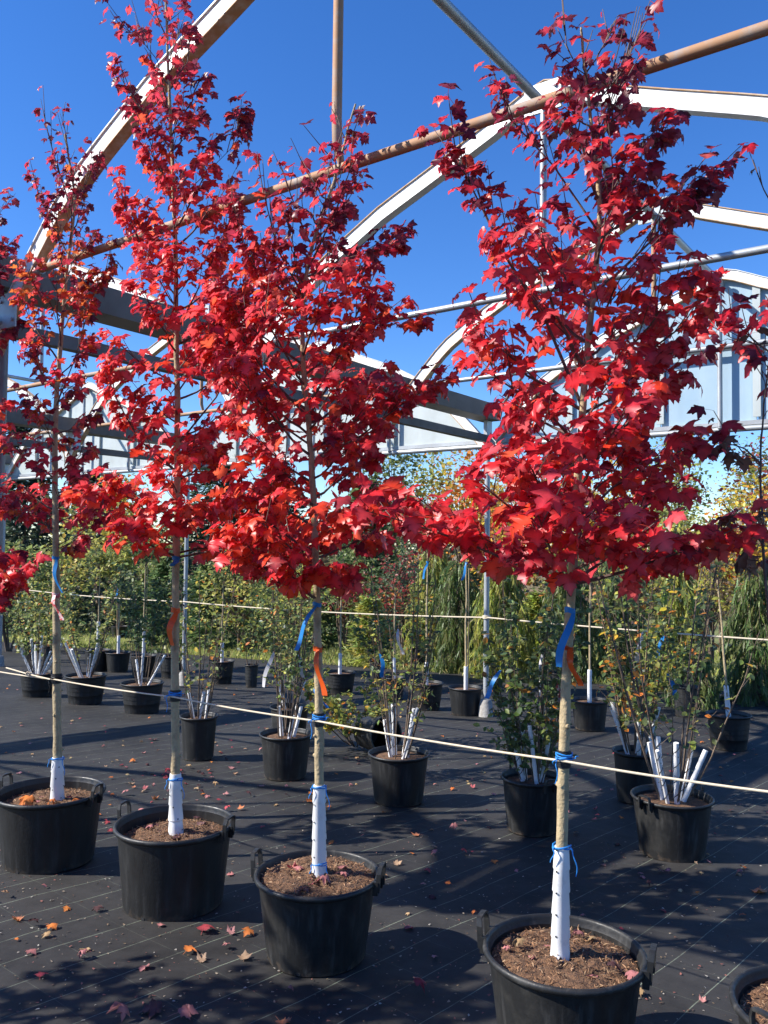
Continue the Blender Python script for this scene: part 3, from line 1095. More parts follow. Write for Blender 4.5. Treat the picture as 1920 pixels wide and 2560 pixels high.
def maple(label, Y, trunk_d, ext_l, ext_r, crown_low, nb, nleaf, lsize, palette, explicit=(), r0=0.02, seed=1, elev=(22, 58), group='red maples in the front row', top_bare=0.1, show=300, dens=1.0, trunk_dy=None, orange_low=None, orange_mid=None, thin=.95, bark=None):
    """trunk_d, ext_*: heights and extents read off the photo (1659 px wide), at distance Y"""
    random.seed(seed)
    K = Y / (FPX / SD)
    T = [atd(x, y, Y) for x, y in trunk_d]
    if trunk_dy:
        for i, dy in enumerate(trunk_dy):
            T[i] = T[i] + Vector((0, dy, 0))
    base = T[0].copy()
    rt = thing('maple_tree', label, 'tree', Vector((base.x, base.y, base.z)), group)
    # smooth trunk
    P = np.array([tuple(p) for p in T])
    ds = np.r_[0, np.cumsum(np.linalg.norm(np.diff(P, axis=0), axis=1))]
    nq = 60
    q = np.linspace(0, ds[-1], nq)
    TP = np.c_[[np.interp(q, ds, P[:, k]) for k in range(3)]].T
    for _ in range(3):
        TP[1:-1] = (TP[:-2] + 2 * TP[1:-1] + TP[2:]) / 4
    TP[1:-1, :2] += rng.normal(size=(nq - 2, 2)) * 0.0012
    rad = r0 * (1 - 0.80 * (q / ds[-1]) ** 1.15)
    rad = np.maximum(rad, 0.0032)
    for k in range(4, nq - 6, 5):
        rad[k] *= 1.10
    TP0 = TP.copy(); TP0[0, 2] -= 0.05
    MB().tube([Vector(p) for p in TP0], list(rad), 12).build('trunk', bark or BARK, rt)

    def trunk_at(z):
        i = np.clip(np.searchsorted(TP[:, 2], z), 1, nq - 1)
        f = np.clip((z - TP[i - 1, 2]) / max(1e-6, TP[i, 2] - TP[i - 1, 2]), 0, 1)
        return Vector(TP[i - 1] * (1 - f) + TP[i] * f), float(rad[i - 1] * (1 - f) + rad[i] * f)

    for k in range(7):
        zz = base.z + .28 + (atd(830, crown_low, Y).z - base.z - .3) * (k + random.random() * .7) / 7
        p_, t_ = trunk_at(zz)
        a_ = random.uniform(0, 6.283)
        d_ = Vector((math.cos(a_), math.sin(a_), .35)).normalized()
        MB().tube([p_ + d_ * t_ * .5, p_ + d_ * t_ * 1.18, p_ + d_ * t_ * 1.42], [.011, .0085, .0055], 8).build('branch_stub', bark or BARK, rt)

    zt = [(atd(830, y, Y).z, e * K) for y, e in ext_l]
    zr = [(atd(830, y, Y).z, e * K) for y, e in ext_r]
    zlow = atd(830, crown_low, Y).z
    ztop = TP[-1, 2]
    nodes = []     # (pos, outward, twig dir)

    def add_branch(pts, rr, leafy=0.28):
        """pts: list of Vectors along the limb; twigs and leaf nodes are added along it"""
        mb = MB()
        n = len(pts)
        mb.tube(pts, [max(0.0016, rr * (1 - 0.78 * i / (n - 1))) for i in range(n)], 6)
        L_ = sum((pts[i + 1] - pts[i]).length for i in range(n - 1))
        ax = (pts[-1] - pts[0]).normalized()
        ntw = max(2, int(L_ / 0.075))
        for k in range(ntw):
            t = leafy + (0.97 - leafy) * (k + random.random() * .6) / ntw
            x = t * (n - 1); i = min(int(x), n - 2)
            p = pts[i].lerp(pts[i + 1], x - i)
            d = (pts[i + 1] - pts[i]).normalized()
            sgn = 1 if k % 2 else -1
            rot = Matrix.Rotation(sgn * rnd(.5, 1.15), 3, Vector((0, 0, 1)))
            td = (rot @ d + Vector((0, 0, rnd(-.1, .5)))).normalized()
            tl = rnd(.06, .22) * (1.15 - .5 * t) * (1 + L_ * .5)
            e = p + td * tl + Vector((0, 0, .01))
            mb.tube([p, p.lerp(e, .5) + Vector((0, 0, -.004)), e], [0.0026, 0.002, 0.0013], 4)
            for w in np.arange(.45, 1.01, max(.18, 0.055 / tl)):
                nodes.append((p.lerp(e, float(w)), td))
            nodes.append((e, td))
            if random.random() < .7:
                nodes.append((p, d))
        nodes.append((pts[-1], ax)); nodes.append((pts[-1], ax))
        mb.build('branch', TWIG, rt)

    for i in range(nb):
        fr = (i + random.random()) / nb
        hs = zlow + (ztop - zlow) * 0.93 * fr ** 1.2
        az = i * 2.39996 + random.uniform(-.35, .35) + seed
        el = R(elev[0] + (elev[1] - elev[0]) * fr + random.uniform(-8, 8))
        p0, tr = trunk_at(hs)
        ca, sa = math.cos(az), math.sin(az)
        rr = 0.3
        for _ in range(4):
            he = min(hs + rr * math.tan(el), ztop + 0.08)
            e = interp_ext(zr if ca > 0 else zt, he)
            em = 0.5 * (interp_ext(zr, he) + interp_ext(zt, he)) * 0.9
            rr = math.sqrt((e * ca) ** 2 + (em * sa) ** 2)
        rr *= random.uniform(.62, 1.0)
        rr = max(rr, 0.07)
        rise = min(rr * math.tan(el), ztop + 0.1 - hs)
        pts = []
        for k in range(7):
            t = k / 6
            pts.append(p0 + Vector((ca * rr * t, sa * rr * t, rise * (0.7 * t + 0.3 * t * t))) + Vector((random.uniform(-1, 1), random.uniform(-1, 1), random.uniform(-1, 1))) * 0.008 * (0 < k < 6))
        add_branch(pts, min(tr * .62, 0.004 + rr * 0.0085))
    for ex in explicit:
        pd = ex[0]
        dy = ex[1]
        pts = [atd(x, y, Y) for x, y in pd]
        n = len(pts)
        pts = [p + Vector((0, dy * i / (n - 1), 0)) for i, p in enumerate(pts)]
        # start at the trunk's own depth
        fine = []
        for i in range(n - 1):
            for k in range(3):
                fine.append(pts[i].lerp(pts[i + 1], k / 3))
        fine.append(pts[-1])
        add_branch(fine, ex[2] if len(ex) > 2 else 0.006, ex[3] if len(ex) > 3 else 0.25)
    # leader tip nodes
    for k in range(10):
        p, _ = trunk_at(ztop - 0.4 * (k / 10) ** 1.2 * (1 - top_bare))
        nodes.append((p, Vector((random.uniform(-1, 1), random.uniform(-1, 1), .6)).normalized()))
    # leaves: opposite pairs on the nodes
    cand = []
    for (p, d) in nodes:
        for sg in (-1, 1):
            cand.append((p, d, sg))
    cand = [c_ for c_ in cand if (c_[0].z - zlow) / (ztop - zlow) < thin or random.random() < .38]
    random.shuffle(cand)
    while len(cand) < nleaf:
        cand += cand[:nleaf - len(cand)]
    cand = cand[:nleaf]
    names = [c for c, _ in palette]; wts = [w for _, w in palette]
    recs = []
    for (p, d, sg) in cand:
        dh = Vector((d.x, d.y, 0))
        if dh.length < 1e-3:
            dh = Vector((1, 0, 0))
        dh.normalize()
        latt = Vector((-dh.y, dh.x, 0)) * sg
        out = (dh * rnd(.1, 1.0) + latt * rnd(.3, 1.1) + Vector((random.gauss(0, .35), random.gauss(0, .35), 0)))
        out.normalize()
        dirv = (out + Vector((0, 0, rnd(-1.25, .12)))).normalized()
        nrm = Vector((0, 0, .75)) + out * rnd(.1, .9) + Vector((random.gauss(-.50, .40), random.gauss(-.36, .40), random.gauss(0, .25)))
        s = lsize * random.choice((.5, .65, .8, .9, 1.0, 1.0, 1.12, 1.25))
        hz = (p.z - zlow) / max(.1, ztop - zlow)
        s *= 1.14 - 0.44 * max(0, hz)
        c = random.choices(names, wts)[0]
        if hz < .62 and c in (CRIM, DARK) and random.random() < .6:
            c = RED if random.random() < .6 else (PINK_SHEEN if random.random() < .5 else SCAR)
        if hz > .68 and random.random() < .38 + .35 * (out.x > 0):  # maroon tops; right-facing leaves darker still, shade put into their colour
            c = random.choice((CRIM, DARK, DARK, PURP))
        if orange_mid and orange_mid[0] < hz < orange_mid[1] and random.random() < .45:
            c = ORG if random.random() < .6 else SCAR
        if orange_low and hz < orange_low and random.random() < .3:
            c = SCAR
        recs.append((p, dirv, nrm, s, c))
    camv = Vector((0, 0, CAM_H))
    recs.sort(key=lambda r_: -r_[3] * abs((r_[0] - camv).normalized().dot(r_[2].normalized())) / (r_[0] - camv).length + 0.004 * (r_[0].y - Y) + (0.01 if r_[0].z > 3.75 else 0))
    big, rest = recs[:show], recs[show:]
    for (p, dv, nv, s, c) in big:
        curled = (c in (BRN, PURP)) or random.random() < .08
        o = obj('leaf', leaf_variant(random.randrange(6 if curled else 10), vary_q(c), curled, DRY_M if c == BRN else LEAF_M), rt)
        x, y, z = frames(np.array([dv]), np.array([nv]))
        m_ = Matrix((tuple(x[0]) , tuple(y[0]), tuple(z[0]))).transposed().to_4x4()
        o.matrix_local = Matrix.Translation(p - base) @ m_ @ Matrix.Scale(s, 4)
    if rest:
        cloud('foliage', MAPLES + CURLED[:2], [tuple(r_[0]) for r_ in rest], [tuple(r_[1]) for r_ in rest], [tuple(r_[2]) for r_ in rest], [r_[3] for r_ in rest], [vary(r_[4]) for r_ in rest], LEAF_M, rt)
    return rt, trunk_at, base


def vary_q(c):
    """one of four shades, so meshes are shared"""
    f = random.choice((0.78, 0.92, 1.05, 1.2))
    return tuple(x * f for x in c)


POT_GROUP = 'big black pots of the front row'
hp = {}
SOILZ = {4: .318, 3: .335, 2: .345, 1: .355, 5: .318}
for key, (px, py, Y, rr, h, az, lab) in {
        4: (1410, 2369, 3.084, 0.284, 0.368, -0.42, 'nearest black pot at the lower right with pale scuff under the rim'),
        3: (794, 2178, 3.94, 0.284, 0.366, -0.25, 'black pot second from the right in the front row, soil almost to the brim'),
        2: (438, 2053, 4.58, 0.312, 0.429, -0.35, 'wide black pot second from the left in the front row, soil deep inside'),
        1: (127, 1974, 5.29, 0.320, 0.436, -0.30, 'wide black pot at the left edge with an orange leaf on its soil'),
        5: (2068, 2520, 2.74, 0.284, 0.368, 0.5, 'black pot cut off by the lower right corner')}.items():
    p = at(px, py, Y)
    pos = Vector((p.x, p.y, gz(p.y) + 0.008))
    h2 = p.z - pos.z
    SOILZ[key] += h2 - h
    h = h2
    hp[key] = pos
    pot(pos, rr, h, rr * (0.80 if key in (3, 4, 5) else 0.84), lab, POT_GROUP, handles=az, hero=True, material=PLASTIC2 if key in (3, 4, 5) else PLASTIC,
        soil_z=SOILZ[key])

# pale scuff on the nearest pot
TREES = {}
# right maple
TREES[4] = maple('big leaved red maple at the right in the nearest pot, foot wrapped white', hp[4].y,
    [(1210, 2035), (1214, 1800), (1219, 1600), (1226, 1400), (1240, 1200), (1250, 1000), (1264, 800), (1290, 560), (1296, 470), (1292, 380), (1275, 250), (1262, 140), (1255, 60)],
    [(20, 40), (100, 110), (180, 120), (260, 120), (340, 250), (420, 300), (520, 320), (620, 330), (720, 240), (820, 260), (900, 280), (1000, 340), (1060, 410), (1120, 460), (1200, 380), (1260, 120)],
    [(20, 50), (100, 130), (200, 170), (300, 210), (380, 270), (450, 240), (550, 190), (650, 230), (760, 250), (860, 270), (950, 250), (1050, 290), (1150, 330), (1230, 130)],
    1285, 44, 2300, 0.068, [(RED, 5), (CRIM, 3.5), (DARK, 1.4), (PINK_SHEEN, 2.2), (SCAR, .8)], r0=0.0228, seed=4,
    explicit=[([(1230, 1265), (1130, 1225), (1000, 1170), (880, 1130), (790, 1105)], -0.1, 0.008, .3),
              ([(1258, 880), (1180, 700), (1090, 560), (1010, 400), (975, 340)], -0.05, 0.007, .3),
              ([(1292, 500), (1200, 350), (1110, 240), (1075, 130)], 0.1, 0.005, .3),
              ([(1290, 520), (1400, 440), (1500, 400), (1555, 385)], 0.05, 0.005, .3),
              ([(1262, 830), (1400, 760), (1480, 700), (1500, 640)], -0.1, 0.006, .3),
              ([(1244, 1130), (1330, 1050), (1450, 990), (1520, 950)], 0.1, 0.006, .3),
              ([(1232, 1260), (1330, 1200), (1450, 1170), (1560, 1160)], 0.15, 0.007, .3),
              ([(1262, 980), (1180, 900), (1060, 830), (1020, 740)], -0.2, 0.006, .3),
              ([(1275, 330), (1330, 200), (1370, 90)], 0.0, 0.003, .3),
              ([(1262, 180), (1225, 100), (1215, 40)], 0.0, 0.002, .3)])
TREES[3] = maple('red maple second from the right with orange and blue tape on its trunk', hp[3].y,
    [(690, 1868), (690, 1700), (689, 1500), (684, 1250), (676, 1050), (668, 930), (652, 760), (656, 620), (676, 520), (700, 450), (725, 390), (748, 290), (768, 225)],
    [(230, 20), (330, 40), (400, 80), (450, 130), (500, 200), (600, 255), (700, 260), (800, 250), (900, 220), (1000, 220), (1100, 250), (1200, 190), (1260, 60)],
    [(230, 20), (330, 30), (420, 50), (500, 140), (560, 210), (650, 260), (720, 230), (800, 220), (860, 250), (950, 150), (1050, 150), (1150, 150), (1250, 90)],
    1300, 50, 2650, 0.066, [(RED, 6), (CRIM, 3), (DARK, 1), (SCAR, 2), (PINK_SHEEN, 1.2)], r0=0.0228, seed=11, orange_low=.25,
    explicit=[([(684, 1295), (650, 1270), (600, 1255), (560, 1200), (500, 1150)], -0.15, 0.008, .45),
              ([(665, 900), (720, 820), (755, 740), (800, 700), (900, 690)], -0.05, 0.007, .35),
              ([(672, 1000), (780, 940), (870, 870), (955, 815)], 0.05, 0.006, .35),
              ([(655, 640), (600, 540), (575, 440), (565, 400)], 0.0, 0.005, .3),
              ([(660, 600), (740, 560), (820, 540), (860, 520)], 0.0, 0.005, .3),
              ([(652, 760), (590, 660), (540, 560), (505, 450)], -.05, 0.006, .3),
              ([(664, 900), (570, 800), (500, 700), (450, 600)], .1, 0.006, .3),
              ([(668, 960), (580, 900), (500, 830), (455, 760)], -.1, 0.006, .3)], thin=.80)
TREES[2] = maple('tall slender red maple second from the left reaching the top of the picture', hp[2].y,
    [(380, 1790), (379, 1600), (378, 1400), (380, 1200), (384, 1000), (382, 800), (380, 600), (378, 480), (372, 350), (366, 220), (362, 120), (358, 20), (356, -60)],
    [(-40, 40), (60, 100), (150, 55), (230, 130), (330, 120), (430, 120), (540, 100), (640, 140), (750, 150), (850, 110), (950, 60), (1010, 140), (1060, 190), (1150, 150), (1210, 60)],
    [(-40, 20), (80, 40), (180, 90), (280, 110), (350, 150), (450, 150), (550, 180), (650, 200), (750, 200), (850, 160), (950, 80), (1010, 120), (1060, 170), (1150, 220), (1210, 90)],
    1215, 50, 2500, 0.067, [(RED, 6), (CRIM, 3), (DARK, 1), (SCAR, 1.8), (PINK_SHEEN, 1.2)], r0=0.025, seed=23, elev=(20, 66), orange_low=.2,
    explicit=[([(381, 1120), (300, 1080), (240, 1065), (180, 1070)], -0.1, 0.006, .3),
              ([(380, 1205), (460, 1190), (540, 1180), (610, 1150)], -0.1, 0.007, .35),
              ([(370, 250), (340, 130), (300, 80), (250, 50)], 0, 0.003, .5),
              ([(376, 440), (440, 380), (500, 320), (525, 245)], 0, 0.003, .6),
              ([(384, 960), (470, 860), (540, 720), (590, 640)], -0.1, 0.006, .4),
              ([(380, 720), (430, 620), (480, 520), (510, 440)], 0, 0.005, .3),
              ([(382, 850), (440, 760), (500, 650), (540, 570)], .1, 0.005, .3),
              ([(380, 640), (320, 560), (280, 480), (262, 420)], 0, 0.005, .3),
              ([(384, 1020), (300, 950), (250, 860), (235, 780)], 0, 0.006, .3)], thin=.86)
TREES[1] = maple('slim maple at the left with small dark red and orange leaves', hp[1].y,
    [(124, 1722), (124, 1600), (122, 1400), (121, 1200), (118, 1000), (122, 850), (133, 720), (142, 600), (155, 500), (165, 430), (150, 350), (140, 290)],
    [(270, 20), (320, 60), (420, 90), (500, 130), (600, 140), (700, 90), (800, 60), (900, 70), (1000, 110), (1100, 120), (1180, 110), (1260, 100)],
    [(270, 20), (320, 70), (420, 90), (500, 110), (600, 100), (700, 80), (800, 110), (900, 125), (1000, 90), (1100, 110), (1180, 50), (1260, 20)],
    1200, 32, 1350, 0.058, [(CRIM, 5), (DARK, 4), (ORG, 1.2), (RED, 2.5), (PURP, 1)], r0=0.0272, seed=31, elev=(25, 68), orange_mid=(.52, .78),
    explicit=[([(120, 880), (160, 780), (200, 640), (245, 560)], 0, 0.005, .4),
              ([(121, 1180), (180, 1150), (240, 1110)], -.05, 0.004, .5)])
TREES[0] = maple('red maple leaves reaching in at the left edge, trunk out of the picture', 5.8,
    [(-75, 1660), (-72, 1400), (-68, 1200), (-62, 1000), (-55, 800), (-45, 650), (-40, 500), (-35, 420)],
    [(400, 30), (500, 80), (700, 120), (900, 120), (1100, 120), (1250, 100)],
    [(400, 40), (470, 70), (560, 110), (650, 120), (750, 90), (850, 80), (1000, 100), (1100, 120), (1180, 110), (1280, 110)],
    1300, 18, 760, 0.080, [(RED, 4), (CRIM, 5), (DARK, 3)], r0=0.022, seed=41, group='red maples in the front row', show=150,
    explicit=[([(-65, 1330), (0, 1300), (40, 1260), (60, 1240)], -.25, 0.006, .3)])
# maple standing in the corner pot: mostly dried leaves
TREES[5] = maple('half bare tree at the right edge with curled brown leaves', hp[5].y + 0.35,
    [(1840, 2200), (1800, 1900), (1740, 1650), (1690, 1540), (1668, 1400), (1652, 1250), (1648, 1150), (1643, 1050), (1642, 980), (1650, 880), (1670, 700)],
    [(300, 40), (380, 50), (500, 20), (700, 60), (860, 60), (950, 90), (1000, 90), (1100, 90), (1200, 70), (1300, 90), (1380, 60), (1500, 20)],
    [(300, 40), (500, 80), (900, 120), (1200, 120), (1400, 100)],
    1230, 7, 55, 0.066, [(BRN, 8), (PURP, .7)], r0=0.010, bark=TWIG, seed=52, group='red maples in the front row', show=90,
    explicit=[([(1650, 1180), (1610, 1120), (1570, 1110)], 0, 0.004, .4),
              ([(1642, 1000), (1610, 970), (1585, 960), (1560, 965)], 0, 0.004, .4),
              ([(1700, 500), (1650, 410), (1640, 385)], 0, 0.004, .5)])
TREES[6] = maple('thin red branch reaching in at the right edge before the blue gable', hp[5].y + 0.75,
    [(1790, 2150), (1770, 1500), (1760, 1100), (1740, 900), (1715, 800), (1700, 720), (1690, 640)],
    [(600, 60), (660, 110), (720, 150), (760, 140), (800, 100), (900, 40)], [(600, 60), (800, 100)],
    780, 4, 70, 0.088, [(CRIM, 4), (RED, 4), (PURP, 2)], r0=0.008, bark=TWIG, seed=61, group='red maples in the front row', show=70,
    explicit=[([(1720, 800), (1640, 745), (1590, 700), (1560, 660)], 0, 0.005, .3), ([(1640, 745), (1580, 730), (1530, 700)], 0, 0.003, .3)])

# more of the row outside the picture on the left: their shade falls across the foreground
for i, (x_, y_) in enumerate(((-3.9, 3.0), (-3.5, 1.9))):
    random.seed(800 + i)
    b0 = Vector((x_, y_, gz(y_) + .008))
    pot(b0, .30, .40, .25, 'black pot standing out of the picture at the left, the %s one' % ('farther', 'nearer')[i], POT_GROUP, soil_z=.34)
    rt_ = thing('maple_tree', 'red maple standing out of the picture at the left, the %s one' % ('farther', 'nearer')[i], 'tree', b0 + Vector((0, 0, .34)), 'red maples in the front row')
    h_ = rnd(3.3, 3.8)
    MB().tube([b0 + Vector((0, 0, .3)), b0 + Vector((.02, 0, 1.6)), b0 + Vector((-.02, .03, h_))], [.024, .018, .004], 8).build('trunk', BARK, rt_)
    P_, D_, N_, S_, C_ = [], [], [], [], []
    for k_ in range(26):
        f_ = k_ / 26
        a_ = k_ * 2.4; z_ = 1.35 + f_ * (h_ - 1.5); q_ = (.62 - .42 * f_) * rnd(.7, 1)
        s_ = b0 + Vector((0, 0, z_)); e_ = s_ + Vector((math.cos(a_) * q_, math.sin(a_) * q_, q_ * .8))
        MB().tube([s_, e_], [.006, .002], 5).build('branch', TWIG, rt_)
        for _ in range(26):
            P_.append(tuple(s_.lerp(e_, rnd(.25, 1.05)) + Vector((rnd(-1, 1), rnd(-1, 1), rnd(-1, 1))) * .12))
            D_.append((random.gauss(0, 1), random.gauss(0, 1), random.gauss(-.5, .4))); N_.append((random.gauss(-.3, .5), random.gauss(-.2, .5), 1)); S_.append(rnd(.05, .10)); C_.append(vary(random.choice((RED, CRIM, DARK))))
    cloud('foliage', MAPLES, P_, D_, N_, S_, C_, LEAF_M, rt_)

# fittings on the four maples
rope_pts = []
for k, (gx0, gy0, gx1, gy1, ropey, gr, tw_y) in {4: (1208, 2052, 1217, 1825, 1640, 0.0275, (1832,)), 3: (690, 1880, 690, 1692, 1555, 0.0275, (1870, 1702)),
                                                 2: (379, 1795, 378, 1668, 1503, 0.0315, (1685,)), 1: (123, 1725, 124, 1633, 1466, 0.0335, (1640,))}.items():
    rt, tat, base = TREES[k]
    Y = hp[k].y
    z0, z1 = min(base.z - 0.02, hp[k].z + SOILZ[k] + .012), atd(gx1, gy1, Y).z
    a, _ = tat(z0); c, _ = tat(z1)
    a.z = z0
    if k == 4:
        tape_free = True
    guard([a, c], gr, rt, holes=16, flare=.26)
    for ty in tw_y:
        p, r_ = tat(atd(gx1, ty, Y).z)
        twine(p, gr * 1.1, rt, loops=2)
    zr_ = atd(830, ropey, Y).z
    p, r_ = tat(atd(gx1, ropey, Y).z)
    n_ = 10
    mb = MB()
    for q in range(9):
        mb.tube([p + Vector((0, 0, -.028 + q * .007)), p + Vector((0, 0, -.0225 + q * .007))], r_ + (.006 if q % 2 else .0045), 14)
    mb.build('rubber_sleeve', RUBBER, rt)
    twine(p, r_ + .007, rt, tails=((-0.015, -0.09), (-0.03, -0.02), (0.03, 0.01)), loops=4, material=BLUE_S if k != 1 else RUBBER)
    rope_pts.append(p + Vector((0, -r_ - .010, 0)))


def tape_on(k, x0, y0, x1, y1, w, material, dy=-.02, name='marker_tape', wrap=True):
    rt, tat, base = TREES[k]
    Y = hp[k].y
    z = atd(x0, y0, Y).z
    p, r_ = tat(z)
    q = atd(x1, y1, Y) + Vector((0, -r_ - .012 + dy, 0))
    if not wrap:
        p = atd(x0, y0, Y) + Vector((0, -r_ - .006, 0))
    return tape(p, q, w, rt, material, r=r_, name=name, wrap=wrap)


tape_on(4, 1217, 1318, 1201, 1437, .028, BLUE_T)
tape_on(4, 1230, 1400, 1246, 1480, .022, ORANGE_T, dy=.02)
tape_on(4, 1230, 1400, 1238, 1462, .018, ORANGE_T, dy=-.01)
tape_on(3, 672, 1305, 637, 1402, .025, BLUE_T)
tape_on(3, 690, 1402, 698, 1498, .030, ORANGE_T)
tape_on(2, 378, 1318, 375, 1392, .038, ORANGE_T)
tape_on(2, 382, 1205, 381, 1222, .03, BLUE_T)
tape_on(1, 134, 1205, 139, 1280, .025, BLUE_T)
tape_on(1, 124, 1285, 138, 1338, .036, PINK_T)

# front rope, tied tree to tree
order = rope_pts[::-1]
left_end = atd(-60, 1440, 5.95)
right_end = atd(1760, 1722, 2.6)
pp = [left_end] + order + [right_end]
mb = MB()
fine = []
for i in range(len(pp) - 1):
    a, c = pp[i], pp[i + 1]
    for k in range(10):
        t = k / 10
        fine.append(a.lerp(c, t) + Vector((0, 0, -.02 * 4 * t * (1 - t) * .35)))
fine.append(pp[-1])
mb.tube(fine, 0.0043, 8)
ro = mb.build('rope', ROPE, origin=pp[2])
tag(ro, 'cream rope tied from trunk to trunk along the front maples', 'rope')
# second strand and knot beside the left trunk
mb = MB()
a = pp[0].lerp(pp[1], .45) + Vector((0, -.01, .03)); c = pp[1] + Vector((-.02, -.02, .004))
mb.tube([a, a.lerp(c, .5) + Vector((0, 0, -.004)), c], 0.0045, 7)
kp = a.lerp(c, .55)
for i in range(5):
    mb.tube([kp + Vector((rnd(-.02, .02), rnd(-.02, .0), rnd(-.015, .015))) for _ in range(5)], 0.004, 5)
k_ = mb.build('knot', ROPE, ro)
k_.matrix_parent_inverse = Matrix.Identity(4)

# ------------------------------------------------------------------ potted stock behind
random.seed(99)
G1 = (0.13, 0.18, 0.045); G2 = (0.24, 0.27, 0.06); G3 = (0.06, 0.10, 0.038); GY = (0.44, 0.41, 0.07); YEL = (0.60, 0.40, 0.035); OR2 = (0.58, 0.19, 0.03); RD2 = (0.26, 0.03, 0.025); TAN = (0.20, 0.14, 0.07)
PINKF = (0.42, 0.20, 0.14)


def pot_from(px, ybot, w_px):
    """ground position and rim radius of a pot whose front foot shows at (px, ybot) with a rim w_px wide (photo pixels)"""
    g = gnd(px, ybot)
    r = 0.5 * w_px * g.y / FPX
    k = (g.y + r * .8) / g.y
    yy = g.y * k
    return Vector((g.x * k, yy, gz(yy) + 0.008)), r * k, g.y / flat_y(px, ybot)


def pick(pal):
    return random.choices([c for c, _ in pal], [w for _, w in pal])[0]


SHRUB_N = 1.35


def shrub(pos, z0, label, nst, height, spread, pal, nleaf, lsize, guards=0, guard_h=0.30, group=None, tall=0, fan=0.6, leaf_lo=0.25, name='potted_shrub', tapes=(), flowers=0, lean=(0, 0), k=1.0):
    height *= k * 1.14; spread *= k; lsize *= k; guard_h *= k; KK = k; nleaf *= SHRUB_N; lsize *= 1.15
    """several stems from the soil at z0; foliage of small oval leaves; white guards on the stoutest stems"""
    rt = thing(name, label, 'shrub', pos + Vector((0, 0, z0)), group)
    P, D, Nn, S, C = [], [], [], [], []
    for i in range(nst):
        a = i * 2.4 + rnd(-.4, .4)
        lean_r = spread * (rnd(.6, 1.15) if i < guards else rnd(.35, 1.0))
        st = pos + Vector((math.cos(a) * .05 * KK, math.sin(a) * .05 * KK, z0 - .02))
        h = height * rnd(.65, 1.0) if i >= tall else height * rnd(.95, 1.1)
        e = st + Vector((math.cos(a) * lean_r + lean[0], math.sin(a) * lean_r + lean[1], h))
        pts = []
        bend = Vector((rnd(-.04, .04), rnd(-.04, .04), 0))
        for k in range(8):
            t = k / 7
            pts.append(st + Vector(((e.x - st.x) * t ** .85, (e.y - st.y) * t ** .85, h * t)) + bend * math.sin(t * 3.1) + Vector((rnd(-1, 1), rnd(-1, 1), 0)) * .006 * (0 < k))
        g_on = i < guards
        r = (.0075 if g_on else .004) * KK
        mb = MB().tube(pts, [r * (1 - .75 * k / 7) for k in range(8)], 6)
        ntw = max(3, int(h / .09 / KK))
        for k in range(ntw):
            t = leaf_lo + (.98 - leaf_lo) * (k + random.random()) / ntw
            x = t * 7; j = min(int(x), 6)
            p = pts[j].lerp(pts[j + 1], x - j)
            b_ = rnd(0, 6.283)
            td = Vector((math.cos(b_), math.sin(b_), rnd(.4, 1.3))).normalized()
            tl = rnd(.06, .2) * (1.1 - .5 * t) * KK
            q = p + td * tl
            mb.tube([p, q], [.0022, .0011], 4, caps=False)
            for w in range(max(1, round(nleaf / nst / ntw))):
                P.append(tuple(p.lerp(q, rnd(.1, 1.05)) + Vector((rnd(-1, 1), rnd(-1, 1), rnd(-1, 1))) * .014 * KK))
                dd = Vector((random.gauss(0, 1), random.gauss(0, 1), random.gauss(-.15, .6)))
                D.append(tuple(dd))
                Nn.append((random.gauss(-.2, .6), random.gauss(-.2, .6), 1.0))
                S.append(lsize * rnd(.6, 1.25)); C.append(vary(pick(pal), .3))
        mb.build('stem', STEM, rt)
        if g_on:
            ln = min(guard_h * rnd(.75, 1.1), h * .8)
            d_ = ((pts[2] - pts[0]).normalized() + Vector((rnd(-.16, .16), rnd(-.16, .16), 0))).normalized()
            guard([pts[0], pts[0] + d_ * ln], rnd(.0095, .014) * KK, rt, holes=7, seam=random.random() < .6)
    if P:
        cloud('foliage', OVAL, P, D, Nn, S, C, GREEN_M, rt)
    for k in range(flowers):
        # domed flower heads of many small florets
        a = rnd(0, 6.283); q = spread * rnd(.2, 1.0)
        c = pos + Vector((math.cos(a) * q + lean[0], math.sin(a) * q + lean[1], z0 + height * rnd(.75, 1.05)))
        n = 60
        v = rng.normal(size=(n, 3)); v /= np.linalg.norm(v, axis=1, keepdims=True)
        rr = .035 * KK * rng.uniform(.7, 1.1, (n, 1))
        cloud('flower_head', OVAL, np.array(c) + v * rr * [1, 1, 1.15], rng.normal(size=(n, 3)), v, rng.uniform(.014, .022, n), np.array([vary(PINKF, .3) for _ in range(n)]), DRY_M, rt)
    for (dx, dz, ex, ez, w, mt) in tapes:
        p = pos + Vector((dx * KK, -.06, z0 + dz * KK)); q = p + Vector((ex * KK, -.02, ez * KK))
        tape(p, q, w * KK, rt, mt, wrap=False)
    return rt


